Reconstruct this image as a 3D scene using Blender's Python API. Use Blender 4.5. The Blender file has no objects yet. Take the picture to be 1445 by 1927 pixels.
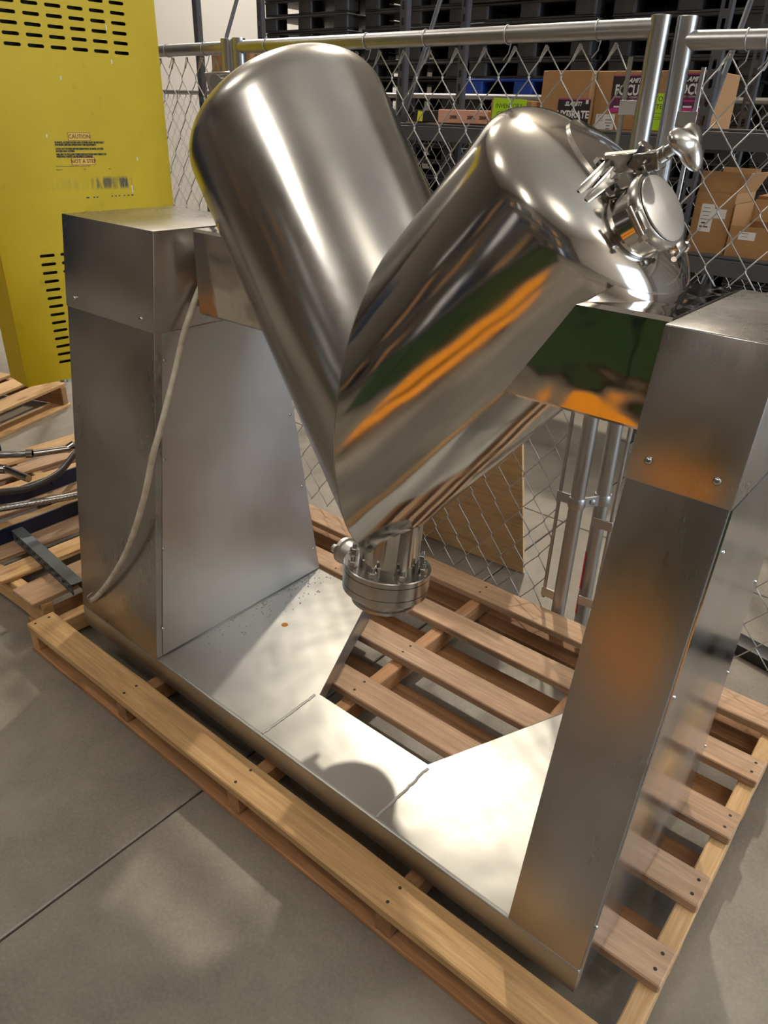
import bpy, bmesh, math, random
from mathutils import Vector, Matrix, Euler
random.seed(7)
S = bpy.context.scene
C = S.collection
PI = math.pi

# ------------------------------------------------------------------ camera
FPX = 1383.04
def make_camera():
    yaw, pitch, roll = 0.6822, 0.4939, 0.0361
    cy, sy, cp, sp = math.cos(yaw), math.sin(yaw), math.cos(pitch), math.sin(pitch)
    f = Vector((-sy*cp, cy*cp, -sp)); r = Vector((cy, sy, 0)); u = r.cross(f)
    cr, sr = math.cos(roll), math.sin(roll)
    r2 = r*cr + u*sr; u2 = -r*sr + u*cr
    cam = bpy.data.cameras.new('camera'); o = bpy.data.objects.new('camera', cam); C.objects.link(o)
    cam.sensor_fit = 'VERTICAL'; cam.sensor_height = 36.0; cam.lens = FPX/1927*36.0
    cam.clip_start = 0.02; cam.clip_end = 200
    m = Matrix((r2, u2, -f)).transposed().to_4x4(); m.translation = Vector((1.9615, -0.892, 1.5969))
    o.matrix_world = m
    S.camera = o
make_camera()

# ------------------------------------------------------------------ world, lamps, exposure
w = bpy.data.worlds.new('world'); S.world = w; w.use_nodes = True
w.node_tree.nodes['Background'].inputs[0].default_value = (0.80, 0.88, 1.0, 1)
w.node_tree.nodes['Background'].inputs[1].default_value = 1.2
S.view_settings.view_transform = 'Standard'; S.view_settings.look = 'None'
S.view_settings.exposure = 0.0; S.view_settings.gamma = 1.0
S.view_settings.use_curve_mapping = False
S.cycles.use_denoising = True
S.cycles.max_bounces = 8; S.cycles.glossy_bounces = 6; S.cycles.diffuse_bounces = 4
S.cycles.sample_clamp_indirect = 6.0
S.cycles.blur_glossy = 0.5

def area(name, loc, target, size, size_y, power, col, shape='RECTANGLE', spread=PI):
    l = bpy.data.lights.new(name, 'AREA'); l.shape = shape; l.size = size; l.size_y = size_y
    l.energy = power; l.color = col; l.spread = spread
    o = bpy.data.objects.new(name, l); C.objects.link(o); o.location = loc
    d = Vector(target) - Vector(loc); o.rotation_euler = d.to_track_quat('-Z', 'Y').to_euler()
    return o
WARM = (1.0, 0.90, 0.74); NEUT = (1.0, 0.95, 0.87); DAY = (0.66, 0.82, 1.0)
area('key_high_bay', (-2.15, 6.35, 8.3), (1.0, 0.3, 0.5), 0.30, 0.30, 560, WARM, 'DISK')
for i, (x, y, p) in enumerate([(6.8, 6.3, 150), (-5.6, -2.4, 30), (5.6, -2.6, 40), (9.5, 2.0, 90), (-7.0, 4.6, 420)]):
    area('high_bay_light', (x, y, 7.45), (x, y, 0), 0.5, 0.5, p, NEUT, 'DISK')
    area('added_ceiling_fill', (x, y, 7.55), (x, y, 9), 0.5, 0.5, 135, NEUT, 'DISK')  # added upward fill that brightens the ceiling for the steel to reflect
area('long_high_bay', (0.05, -7.8, 8.25), (0.05, -7.8, 0), 0.25, 2.6, 170, NEUT)
area('added_ceiling_fill', (0.05, -7.8, 7.6), (0.05, -7.8, 9), 0.25, 2.6, 120, NEUT)  # added ceiling fill over the long lamp
area('added_ceiling_fill', (-2.15, 6.35, 7.8), (-2.15, 6.2, 9), 0.4, 0.4, 150, NEUT, 'DISK')  # added ceiling fill near the key lamp
area('dock_door_daylight', (11.6, 3.2, 2.4), (2.0, 1.2, 1.0), 4.0, 4.2, 620, DAY)

# ------------------------------------------------------------------ materials
def new_mat(name):
    m = bpy.data.materials.new(name); m.use_nodes = True
    nt = m.node_tree; b = nt.nodes['Principled BSDF']
    return m, nt, b
def setp(b, **k):
    for n, v in k.items():
        b.inputs[n.replace('_', ' ')].default_value = v
def rgb(c): return (c[0], c[1], c[2], 1.0)
def s2l(r, g, b):
    f = lambda v: (v/255/12.92) if v <= 10 else ((v/255+0.055)/1.055)**2.4
    return (f(r), f(g), f(b))
def plain(name, col, rough=0.5, metal=0.0, spec=0.5):
    m, nt, b = new_mat(name)
    setp(b, Base_Color=rgb(col), Roughness=rough, Metallic=metal); b.inputs['Specular IOR Level'].default_value = spec
    return m
def coords(nt, kind='Object', scale=(1, 1, 1)):
    tc = nt.nodes.new('ShaderNodeTexCoord'); mp = nt.nodes.new('ShaderNodeMapping')
    mp.inputs['Scale'].default_value = scale
    nt.links.new(tc.outputs[kind], mp.inputs['Vector']); return mp.outputs['Vector']
def noise(nt, vec, scale, detail=4, rough=0.55, dist=0.0):
    n = nt.nodes.new('ShaderNodeTexNoise'); n.inputs['Scale'].default_value = scale
    n.inputs['Detail'].default_value = detail; n.inputs['Roughness'].default_value = rough
    n.inputs['Distortion'].default_value = dist
    nt.links.new(vec, n.inputs['Vector']); return n.outputs['Fac']
def ramp(nt, fac, stops):
    r = nt.nodes.new('ShaderNodeValToRGB'); e = r.color_ramp.elements
    while len(e) < len(stops): e.new(0.5)
    for el, (p, c) in zip(e, stops):
        el.position = p; el.color = rgb(c) if len(c) == 3 else c
    nt.links.new(fac, r.inputs['Fac']); return r.outputs['Color']
def mrange(nt, fac, a, b, lo, hi):
    n = nt.nodes.new('ShaderNodeMapRange')
    for i, v in ((1, a), (2, b), (3, lo), (4, hi)): n.inputs[i].default_value = v
    nt.links.new(fac, n.inputs[0]); return n.outputs[0]
def bump(nt, b, fac, strength, dist=0.01):
    n = nt.nodes.new('ShaderNodeBump'); n.inputs['Strength'].default_value = strength
    n.inputs['Distance'].default_value = dist
    nt.links.new(fac, n.inputs['Height']); nt.links.new(n.outputs['Normal'], b.inputs['Normal']); return n
def mix(nt, fac, a, b, mode='MIX'):
    n = nt.nodes.new('ShaderNodeMix'); n.data_type = 'RGBA'; n.blend_type = mode
    if isinstance(fac, (int, float)): n.inputs[0].default_value = fac
    else: nt.links.new(fac, n.inputs[0])
    for i, v in ((6, a), (7, b)):
        if isinstance(v, tuple): n.inputs[i].default_value = rgb(v)
        else: nt.links.new(v, n.inputs[i])
    return n.outputs[2]
def math_n(nt, op, a, b):
    n = nt.nodes.new('ShaderNodeMath'); n.operation = op
    for i, v in ((0, a), (1, b)):
        if isinstance(v, (int, float)): n.inputs[i].default_value = v
        else: nt.links.new(v, n.inputs[i])
    return n.outputs[0]

def steel(name, col, r0, r1, wave=0.0, wscale=2.0, streak=(1, 1, 1), sscale=40, sbump=0.0, aniso=0.0, smudge=0.25):
    m, nt, b = new_mat(name)
    v = coords(nt); vs = coords(nt, scale=streak)
    n1 = noise(nt, v, 2.6, 3, 0.5, 0.6); n2 = noise(nt, vs, sscale, 3, 0.6)
    c = ramp(nt, n1, [(0.22, tuple(x*(1-smudge) for x in col)), (0.70, col)])
    nt.links.new(c, b.inputs['Base Color'])
    setp(b, Metallic=1.0, Anisotropic=aniso)
    rr = math_n(nt, 'ADD', mrange(nt, n1, 0.25, 0.75, r0, r1), mrange(nt, n2, 0.35, 0.7, -0.008, 0.02))
    nt.links.new(rr, b.inputs['Roughness'])
    if wave or sbump:
        nw = noise(nt, v, wscale, 2, 0.4)
        h = math_n(nt, 'ADD', math_n(nt, 'MULTIPLY', nw, wave), math_n(nt, 'MULTIPLY', n2, sbump))
        bump(nt, b, h, 1.0, 0.01)
    return m

M = {}
M['steel_sheet'] = steel('brushed_stainless_sheet', (0.53, 0.515, 0.50), 0.22, 0.36, 0.16, 3, (1, 1, 0.06), 60, 0.0, 0.0, 0.34)
M['steel_base'] = steel('dull_stainless_base', (0.53, 0.52, 0.49), 0.36, 0.5, 0.9, 4.5, (1, 1, 1), 30, 0.008)
M['steel_mirror'] = steel('polished_stainless_side', (0.74, 0.77, 0.83), 0.10, 0.26, 0.16, 4, (1, 1, 0.045), 55, 0.012, 0.0, 0.25)
M['steel_leg_left'] = steel('satin_stainless_leg', (0.58, 0.57, 0.55), 0.14, 0.28, 0.34, 2.2, (1, 1, 1), 50, 0.0, 0.0, 0.30)
M['steel_leg_right'] = steel('polished_stainless_leg', (0.62, 0.60, 0.565), 0.06, 0.15, 0.85, 3.0, (1, 1, 1), 50, 0.0, 0.0, 0.2)
M['steel_hub'] = steel('wavy_polished_hub', (0.60, 0.57, 0.53), 0.04, 0.10, 0.7, 6, (1, 1, 1), 40, 0.0, 0.0, 0.1)
M['steel_small'] = steel('turned_stainless', (0.60, 0.58, 0.55), 0.14, 0.30, 0.0, 2, (1, 1, 1), 60, 0.004, 0.0, 0.35)
M['steel_cast'] = steel('cast_valve_metal', (0.62, 0.60, 0.56), 0.40, 0.55, 0.0, 2, (1, 1, 1), 60, 0.02, 0.0, 0.2)
M['screw'] = plain('screw_steel', (0.55, 0.55, 0.55), 0.2, 1.0)
M['black_rubber'] = plain('black_rubber', (0.012, 0.012, 0.013), 0.5)
M['galv'] = steel('galvanised_tube', (0.47, 0.47, 0.47), 0.28, 0.42, 0.0, 2, (1, 1, 0.1), 60, 0.003, 0.0, 0.12)
M['wire'] = plain('galvanised_wire', (0.46, 0.46, 0.45), 0.4, 0.85)
M['rack'] = plain('dark_grey_rack_paint', s2l(74, 76, 82), 0.45)
M['black'] = plain('slot_shade_black', (0.006, 0.006, 0.006), 0.8)
M['paper'] = plain('white_paper', s2l(222, 222, 224), 0.7)
M['ink'] = plain('black_ink', (0.012, 0.012, 0.014), 0.6)
M['white_ink'] = plain('white_ink', s2l(225, 225, 228), 0.6)
M['lime'] = plain('lime_paper', s2l(178, 224, 40), 0.7)
M['magenta'] = plain('magenta_print', s2l(190, 50, 140), 0.5)
M['sheet_black'] = plain('black_print', s2l(38, 34, 40), 0.45)
M['sheet_purple'] = plain('purple_print', s2l(92, 40, 78), 0.45)
M['maroon'] = plain('maroon_ink', s2l(120, 40, 20), 0.6)
M['decal_orange'] = plain('decal_tint', s2l(214, 178, 60), 0.5)
M['navy'] = plain('navy_paint', s2l(16, 30, 56), 0.4)
M['blue_plastic'] = plain('blue_plastic', s2l(24, 62, 150), 0.5)
M['white_wall'] = plain('white_wall', s2l(228, 222, 216), 0.7)
M['ceiling'] = plain('white_ceiling', s2l(232, 226, 216), 0.8)
M['dim_wall'] = plain('dimmed_grey_brown_wall', s2l(112, 104, 96), 0.8)  # darkness of the surroundings put into the wall colour
M['red'] = plain('red_tape', s2l(200, 30, 40), 0.5)
M['yellow_tag'] = plain('yellow_tag', s2l(225, 225, 40), 0.6)
M['orange_paint'] = plain('orange_paint', s2l(244, 150, 8), 0.4)
M['green_paint'] = plain('green_paint', s2l(40, 62, 30), 0.4)
M['strut'] = plain('strut_channel_grey', s2l(104, 110, 114), 0.5, 0.4)
M['hose_black'] = plain('black_hose', s2l(58, 54, 50), 0.45)

def mk_yellow(name, scuffs):
    m, nt, b = new_mat(name)
    v = coords(nt)
    n = noise(nt, v, 2.0, 5, 0.6); d = noise(nt, v, 26, 4, 0.6)
    c = ramp(nt, n, [(0.3, s2l(190, 162, 0)), (0.7, s2l(202, 176, 10))])
    dirt = ramp(nt, d, [(0.30, (0.6, 0.55, 0.4)), (0.36, (1, 1, 1))])
    c = mix(nt, 0.18, c, dirt, 'MULTIPLY')
    if scuffs:      # rubbed dark band below the decal
        sx = nt.nodes.new('ShaderNodeSeparateXYZ'); nt.links.new(v, sx.inputs[0])
        vs = coords(nt, scale=(1, 62, 5)); st = noise(nt, vs, 1.7, 4, 0.7)
        big = noise(nt, coords(nt, scale=(1, 7, 3)), 1.0, 2)
        zed = noise(nt, coords(nt, scale=(1, 30, 1)), 1.0, 2)
        zc = math_n(nt, 'ADD', sx.outputs['Z'], math_n(nt, 'MULTIPLY', zed, -0.012))
        band = math_n(nt, 'ABSOLUTE', math_n(nt, 'SUBTRACT', zc, 1.340), 0)
        mz = mrange(nt, band, 0.012, 0.024, 1, 0)
        my = math_n(nt, 'MULTIPLY', mrange(nt, sx.outputs['Y'], -0.14, 0.13, 0.02, 1.0), mrange(nt, sx.outputs['Y'], 0.215, 0.235, 1, 0))
        f = math_n(nt, 'MULTIPLY', math_n(nt, 'MULTIPLY', mz, my), math_n(nt, 'MULTIPLY', mrange(nt, st, 0.44, 0.56, 0, 1), mrange(nt, big, 0.38, 0.55, 0.2, 1)))
        c = mix(nt, f, c, s2l(64, 66, 64))
    nt.links.new(c, b.inputs['Base Color'])
    setp(b, Roughness=0.5); b.inputs['Specular IOR Level'].default_value = 0.3
    return m
M['yellow'] = mk_yellow('yellow_enamel', False)
M['yellow_front'] = mk_yellow('scuffed_yellow_enamel', True)

def mk_wood(name, a, bcol, knot=(0.16, 0.08, 0.03)):
    m, nt, b = new_mat(name)
    oi = nt.nodes.new('ShaderNodeObjectInfo')
    tc = nt.nodes.new('ShaderNodeTexCoord'); mp = nt.nodes.new('ShaderNodeMapping')
    add = nt.nodes.new('ShaderNodeVectorMath'); add.operation = 'ADD'
    sc = nt.nodes.new('ShaderNodeVectorMath'); sc.operation = 'SCALE'; sc.inputs['Scale'].default_value = 7.0
    cb = nt.nodes.new('ShaderNodeCombineXYZ')
    for i in range(3): nt.links.new(oi.outputs['Random'], cb.inputs[i])
    nt.links.new(cb.outputs[0], sc.inputs[0])
    nt.links.new(tc.outputs['Object'], add.inputs[0]); nt.links.new(sc.outputs[0], add.inputs[1])
    mp.inputs['Scale'].default_value = (0.9, 14, 14)
    nt.links.new(add.outputs[0], mp.inputs['Vector'])
    g = noise(nt, mp.outputs[0], 2.6, 6, 0.6, 1.2)
    mp2 = nt.nodes.new('ShaderNodeMapping'); mp2.inputs['Scale'].default_value = (2.6, 70, 70)
    nt.links.new(add.outputs[0], mp2.inputs['Vector'])
    fg = noise(nt, mp2.outputs[0], 2.0, 3, 0.7)
    base = ramp(nt, g, [(0.22, tuple(x*0.72 for x in a)), (0.48, a), (0.75, bcol)])
    base = mix(nt, mrange(nt, fg, 0.38, 0.7, 0.0, 0.5), base, tuple(x*0.55 for x in a))
    mp3 = nt.nodes.new('ShaderNodeMapping'); mp3.inputs['Scale'].default_value = (3.2, 10, 10)
    nt.links.new(add.outputs[0], mp3.inputs['Vector'])
    vo = nt.nodes.new('ShaderNodeTexVoronoi'); vo.inputs['Scale'].default_value = 1.0
    nt.links.new(mp3.outputs[0], vo.inputs['Vector'])
    base = mix(nt, mrange(nt, vo.outputs['Distance'], 0.05, 0.17, 0.75, 0.0), base, knot)
    hsv = nt.nodes.new('ShaderNodeHueSaturation')
    nt.links.new(mrange(nt, oi.outputs['Random'], 0, 1, 0.82, 1.15), hsv.inputs['Value'])
    nt.links.new(base, hsv.inputs['Color'])
    nt.links.new(hsv.outputs[0], b.inputs['Base Color'])
    setp(b, Roughness=0.72)
    bump(nt, b, fg, 0.35, 0.002)
    return m
M['wood'] = mk_wood('pine_pallet_wood', s2l(196, 156, 106), s2l(214, 180, 132))
M['wood_old'] = mk_wood('weathered_pallet_wood', s2l(176, 142, 112), s2l(196, 166, 136))
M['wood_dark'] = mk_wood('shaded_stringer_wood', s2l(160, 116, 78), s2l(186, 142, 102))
M['plywood'] = mk_wood('plywood_face', s2l(212, 176, 128), s2l(224, 192, 146), s2l(190, 150, 104))

def mk_card(name, col):
    m, nt, b = new_mat(name)
    v = coords(nt, scale=(1, 1, 20)); n = noise(nt, v, 4, 3)
    nt.links.new(ramp(nt, n, [(0.3, tuple(x*0.9 for x in col)), (0.7, col)]), b.inputs['Base Color'])
    setp(b, Roughness=0.8); return m
M['card'] = mk_card('cardboard', s2l(166, 126, 84))
M['card_in'] = mk_card('cardboard_inside', s2l(206, 166, 116))
M['pink_card'] = mk_card('pink_printed_card', s2l(226, 172, 150))

def mk_plastic():
    m, nt, b = new_mat('black_recycled_plastic')
    v = coords(nt); n = noise(nt, v, 8, 4)
    nt.links.new(ramp(nt, n, [(0.3, (0.020, 0.020, 0.022)), (0.7, (0.042, 0.042, 0.046))]), b.inputs['Base Color'])
    setp(b, Roughness=0.45); return m
M['plastic'] = mk_plastic()

def mk_concrete():
    m, nt, b = new_mat('sealed_concrete')
    v = coords(nt)
    n1 = noise(nt, v, 0.9, 6, 0.62, 0.6); n2 = noise(nt, v, 5.5, 5, 0.65, 0.3); n3 = noise(nt, v, 120, 2)
    c = ramp(nt, n1, [(0.30, s2l(100, 93, 82)), (0.5, s2l(128, 120, 108)), (0.70, s2l(150, 142, 129))])
    c = mix(nt, mrange(nt, n2, 0.35, 0.68, 0.34, 0.0), c, s2l(88, 80, 70))
    c = mix(nt, mrange(nt, n3, 0.4, 0.75, 0.0, 0.12), c, s2l(190, 182, 170))
    nt.links.new(c, b.inputs['Base Color'])
    nt.links.new(mrange(nt, n2, 0.3, 0.7, 0.62, 0.42), b.inputs['Roughness'])
    bump(nt, b, n3, 0.08, 0.002)
    return m
M['concrete'] = mk_concrete()

def mk_braid():
    m, nt, b = new_mat('braided_steel')
    v = coords(nt, 'UV')
    w1 = nt.nodes.new('ShaderNodeTexChecker'); w1.inputs['Scale'].default_value = 260
    nt.links.new(coords(nt), w1.inputs['Vector'])
    w1.inputs[1].default_value = (0.65, 0.64, 0.62, 1); w1.inputs[2].default_value = (0.18, 0.17, 0.16, 1)
    nt.links.new(w1.outputs['Color'], b.inputs['Base Color']); setp(b, Metallic=1.0, Roughness=0.3); return m
M['braid'] = mk_braid()
def mk_pvc():
    m, nt, b = new_mat('white_cable_sheath')
    n = noise(nt, coords(nt), 30, 4)
    nt.links.new(ramp(nt, n, [(0.3, s2l(176, 168, 150)), (0.6, s2l(206, 200, 186))]), b.inputs['Base Color'])
    setp(b, Roughness=0.45); return m
M['pvc'] = mk_pvc()

# ------------------------------------------------------------------ mesh helpers
ORIG = {}
def bm_box(bm, c, s, rot=None):
    vs = []
    R = rot if rot is not None else Matrix.Identity(3)
    for x in (-.5, .5):
        for y in (-.5, .5):
            for z in (-.5, .5):
                vs.append(bm.verts.new(Vector(c) + R @ Vector((x*s[0], y*s[1], z*s[2]))))
    for f in ((0, 1, 3, 2), (4, 6, 7, 5), (0, 4, 5, 1), (2, 3, 7, 6), (0, 2, 6, 4), (1, 5, 7, 3)):
        bm.faces.new([vs[i] for i in f])
    return vs
def bm_hex(bm, p):      # eight corners: bottom ring of four, top ring of four
    vs = [bm.verts.new(Vector(q)) for q in p]
    for f in ((3, 2, 1, 0), (4, 5, 6, 7), (0, 1, 5, 4), (1, 2, 6, 5), (2, 3, 7, 6), (3, 0, 4, 7)):
        bm.faces.new([vs[i] for i in f])
    return vs
def bm_prism(bm, poly, z0, z1):
    a = [bm.verts.new((x, y, z0)) for x, y in poly]; b = [bm.verts.new((x, y, z1)) for x, y in poly]
    n = len(poly)
    bm.faces.new(list(reversed(a))); bm.faces.new(b)
    for i in range(n): bm.faces.new((a[i], a[(i+1) % n], b[(i+1) % n], b[i]))
def frame(d):
    d = Vector(d).normalized(); a = Vector((0, 0, 1)) if abs(d.z) < 0.95 else Vector((1, 0, 0))
    x = d.cross(a).normalized(); y = d.cross(x).normalized()
    return d, x, y
def bm_lathe(bm, o, d, prof, seg=32, cap0=True, cap1=True, a0=0.0):
    d, x, y = frame(d); o = Vector(o); rings = []
    for t, r in prof:
        rings.append([bm.verts.new(o + d*t + (x*math.cos(a0+2*PI*i/seg) + y*math.sin(a0+2*PI*i/seg))*max(r, 1e-5)) for i in range(seg)])
    for a, b in zip(rings, rings[1:]):
        for i in range(seg):
            bm.faces.new((a[i], a[(i+1) % seg], b[(i+1) % seg], b[i]))
    if cap0: bm.faces.new(rings[0])
    if cap1: bm.faces.new(list(reversed(rings[-1])))
def bm_cyl(bm, p0, p1, r, seg=16, r1=None):
    p0, p1 = Vector(p0), Vector(p1); L = (p1-p0).length
    bm_lathe(bm, p0, p1-p0, [(0, r), (L, r if r1 is None else r1)], seg)
def bm_tube(bm, pts, r, seg=8, closed=False):
    pts = [Vector(p) for p in pts]; n = len(pts); rings = []
    up = None
    for i, p in enumerate(pts):
        t = (pts[min(i+1, n-1)] - pts[max(i-1, 0)]).normalized()
        if up is None:
            up = Vector((0, 0, 1)) if abs(t.z) < 0.9 else Vector((1, 0, 0))
        x = (up - t*up.dot(t)).normalized(); y = t.cross(x); up = x
        rings.append([bm.verts.new(p + (x*math.cos(2*PI*k/seg) + y*math.sin(2*PI*k/seg))*r) for k in range(seg)])
    for a, b in zip(rings, rings[1:]):
        for k in range(seg): bm.faces.new((a[k], a[(k+1) % seg], b[(k+1) % seg], b[k]))
    bm.faces.new(list(reversed(rings[0]))); bm.faces.new(rings[-1])
def spline(pts, n=8):
    pts = [Vector(p) for p in pts]; out = []
    for i in range(len(pts)-1):
        p0, p1, p2, p3 = pts[max(i-1, 0)], pts[i], pts[i+1], pts[min(i+2, len(pts)-1)]
        for k in range(n):
            t = k/n
            out.append(0.5*((2*p1) + (p2-p0)*t + (2*p0-5*p1+4*p2-p3)*t*t + (3*p1-p0-3*p2+p3)*t**3))
    out.append(pts[-1]); return out
def bevel(bm, w, seg=2, edges=None):
    bmesh.ops.bevel(bm, geom=edges if edges is not None else list(bm.edges), offset=w, segments=seg, affect='EDGES', profile=0.5, clamp_overlap=True)

def world_origin(o):
    p = Vector((0, 0, 0)); 
    while o is not None: p = p + o.location; o = o.parent
    return p
def obj(name, bm, mat, parent=None, smooth=False, loc=None, rot=None, angle=40, local=False):
    """link a bmesh built in world coordinates (or local ones with loc/rot) as one object under parent"""
    me = bpy.data.meshes.new(name)
    bmesh.ops.recalc_face_normals(bm, faces=list(bm.faces))
    if not local and loc is None:
        off = world_origin(parent) if parent else Vector((0, 0, 0))
        bmesh.ops.translate(bm, vec=-off, verts=list(bm.verts))
    if smooth:
        for f in bm.faces: f.smooth = True
        ca = math.cos(math.radians(angle))
        for e in bm.edges:
            if len(e.link_faces) == 2 and e.link_faces[0].normal.dot(e.link_faces[1].normal) < ca: e.smooth = False
    bm.to_mesh(me); bm.free()
    me.materials.append(mat)
    return inst(name, me, parent, loc, rot)
def inst(name, me, parent=None, loc=None, rot=None):
    o = bpy.data.objects.new(name, me); C.objects.link(o)
    if parent: o.parent = parent
    if loc is not None: o.location = loc
    if rot is not None: o.rotation_euler = rot
    return o
def tag(o, label, cat, group=None, kind=None):
    if label: o['label'] = label
    if cat: o['category'] = cat
    if group: o['group'] = group
    if kind: o['kind'] = kind
    return o
def thing(name, label, cat, loc=(0, 0, 0), rotz=0.0, group=None):
    o = bpy.data.objects.new(name, None); C.objects.link(o); o.location = loc; o.rotation_euler = (0, 0, rotz)
    o.empty_display_size = 0.1
    return tag(o, label, cat, group)
def structure(o):
    o['kind'] = 'structure'; return o
def copy_tree(o, parent=None):
    c = o.copy(); C.objects.link(c)
    if parent is not None: c.parent = parent
    for ch in list(o.children): copy_tree(ch, c)
    return c
FONTB = None
def text(name, s, size, mat, loc, xdir, updir, parent, align='CENTER', bold=0.0, extr=0.0, shear=0.0, sx=1.0):
    """flat lettering lying in the plane of xdir, updir"""
    cu = bpy.data.curves.new(name, 'FONT'); cu.body = s; cu.size = size; cu.align_x = align; cu.align_y = 'CENTER'
    cu.offset = bold; cu.extrude = extr; cu.shear = shear; cu.resolution_u = 2
    cu.materials.append(mat)
    tmp = bpy.data.objects.new('tmp', cu); me = bpy.data.meshes.new_from_object(tmp); bpy.data.objects.remove(tmp)
    o = bpy.data.objects.new(name, me); C.objects.link(o)
    x = Vector(xdir).normalized(); u = Vector(updir).normalized(); n = x.cross(u)
    m = Matrix((x*sx, u, n)).transposed().to_4x4()
    m.translation = Vector(loc) - (world_origin(parent) if parent else Vector((0, 0, 0)))
    o.parent = parent; o.matrix_local = m
    return o

# ------------------------------------------------------------------ setting: floor, walls, ceiling
bm = bmesh.new(); bm_box(bm, (0, 0, -0.06), (30, 30, 0.1))
floor = structure(obj('floor', bm, plain('joint_filler', s2l(70, 64, 58), 0.8)))
JX = 0.745
for x0, x1 in ((-15, JX-5.0), (JX-5.0, JX), (JX, JX+5.0), (JX+5.0, 15)):
    for y0, y1 in ((-15, -6), (-6, 1.9), (1.9, 7.5), (7.5, 15)):
        bm = bmesh.new(); g = 0.003
        bm_box(bm, ((x0+x1)/2, (y0+y1)/2, -0.005), (x1-x0-2*g, y1-y0-2*g, 0.01))
        bevel(bm, 0.003, 1, [e for e in bm.edges if all(v.co.z > -0.001 for v in e.verts)])
        obj('slab', bm, M['concrete'], floor)
def wall(name, c, s, mat):
    bm = bmesh.new(); bm_box(bm, c, s); return structure(obj(name, bm, mat))
wall('wall_back', (-9.7, 7.2, 4.25), (10.6, 0.2, 8.5), M['white_wall'])
wall('wall_back', (5.3, 7.2, 4.25), (19.4, 0.2, 8.5), M['dim_wall'])  # gloom behind the pallet stacks put into this wall's colour
wall('wall_left', (-12.1, 0, 4.25), (0.2, 30, 8.5), M['dim_wall'])
wall('wall_front', (0, -11.1, 4.25), (30, 0.2, 8.5), M['dim_wall'])
# right wall with an open dock door
for c, s in (((12.1, -6.0, 4.25), (0.2, 14.0, 8.5)), ((12.1, 10.2, 4.25), (0.2, 9.6, 8.5)), ((12.1, 3.2, 6.8), (0.2, 4.4, 3.4))):
    wall('wall_right', c, s, M['white_wall'])
wall('ceiling', (0, 0, 8.6), (30, 30, 0.2), M['ceiling'])

# ------------------------------------------------------------------ wooden pallets
def board(name, parent, c, s, mat, rotz=0.0, ends=0.0, jit=0.0015):
    """one plank, length along local X, own object; edges slightly worn"""
    L, W_, T = s
    bm = bmesh.new(); n = max(2, int(L/0.16))
    secs = []
    for i in range(n+1):
        x = -L/2 + L*i/n
        j = lambda: random.uniform(-jit, jit)
        secs.append([bm.verts.new((x, -W_/2+j(), -T/2)), bm.verts.new((x, W_/2+j(), -T/2)), bm.verts.new((x, W_/2+j(), T/2+j()*0.4)), bm.verts.new((x, -W_/2+j(), T/2+j()*0.4))])
    for a, b in zip(secs, secs[1:]):
        for k in range(4): bm.faces.new((a[k], a[(k+1) % 4], b[(k+1) % 4], b[k]))
    bm.faces.new(secs[0]); bm.faces.new(list(reversed(secs[-1])))
    bmesh.ops.recalc_face_normals(bm, faces=list(bm.faces))
    ed = [e for e in bm.edges if len(e.link_faces) == 2 and e.link_faces[0].normal.dot(e.link_faces[1].normal) < 0.5]
    bevel(bm, min(0.003, T*0.15), 1, ed)
    return obj(name, bm, mat, parent, loc=c, rot=(0, 0, rotz))
NAIL = None
def nails(bd, pts, z):
    global NAIL
    if NAIL is None:
        b = bmesh.new(); bm_lathe(b, (0, 0, -0.001), (0, 0, 1), [(0, 0.0042), (0.0014, 0.0042)], 8)
        NAIL = bpy.data.meshes.new('nail'); b.to_mesh(NAIL); b.free()
        NAIL.materials.append(plain('rusty_nail', (0.03, 0.02, 0.015), 0.7))
    for x, y in pts: inst('nail', NAIL, bd, (x, y, z))

TH = 0.0111
pallet = thing('wooden_pallet', 'large tan wooden pallet carrying the stainless steel blender', 'pallet', (0, 0, 0), TH)
XL, XR = -0.139, 1.8815
tb, bb, ht = 0.026, 0.017, 0.108
STR = [-0.116, 0.380, 0.868, 1.362, 1.860]
TOPB = [(-0.1307, -0.039), (0.100, 0.192), (0.320, 0.412), (0.545, 0.637), (0.770, 0.860), (0.992, 1.092)]
for i, (a, b) in enumerate(TOPB):
    bd = board('top_board', pallet, ((XL+XR)/2, (a+b)/2, ht-tb/2), (XR-XL, b-a, tb), M['wood'] if i == 0 else M['wood_old'])
    yy = (b-a)/2
    nails(bd, [(sx-(XL+XR)/2, q*yy*0.45 + random.uniform(-.006, .006)) for sx in STR for q in (-1, 1)], tb/2)
for i, x in enumerate(STR):
    board('stringer', pallet, (x, 0.481, (bb+ht-tb)/2), (1.215, 0.042, ht-tb-bb), M['wood'] if i in (0, 4) else M['wood_dark'], PI/2)
for a, b in ((-0.130, -0.030), (0.44, 0.54), (0.985, 1.085)):
    board('bottom_board', pallet, ((XL+XR)/2, (a+b)/2, bb/2), (XR-XL, b-a, bb), M['wood_dark'])
for a, b in ((0.20, 0.29), (0.72, 0.80)):
    board('bottom_board', pallet, ((XL+XR)/2, (a+b)/2, bb/2), (XR-XL, b-a, bb), M['wood_dark'])

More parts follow.
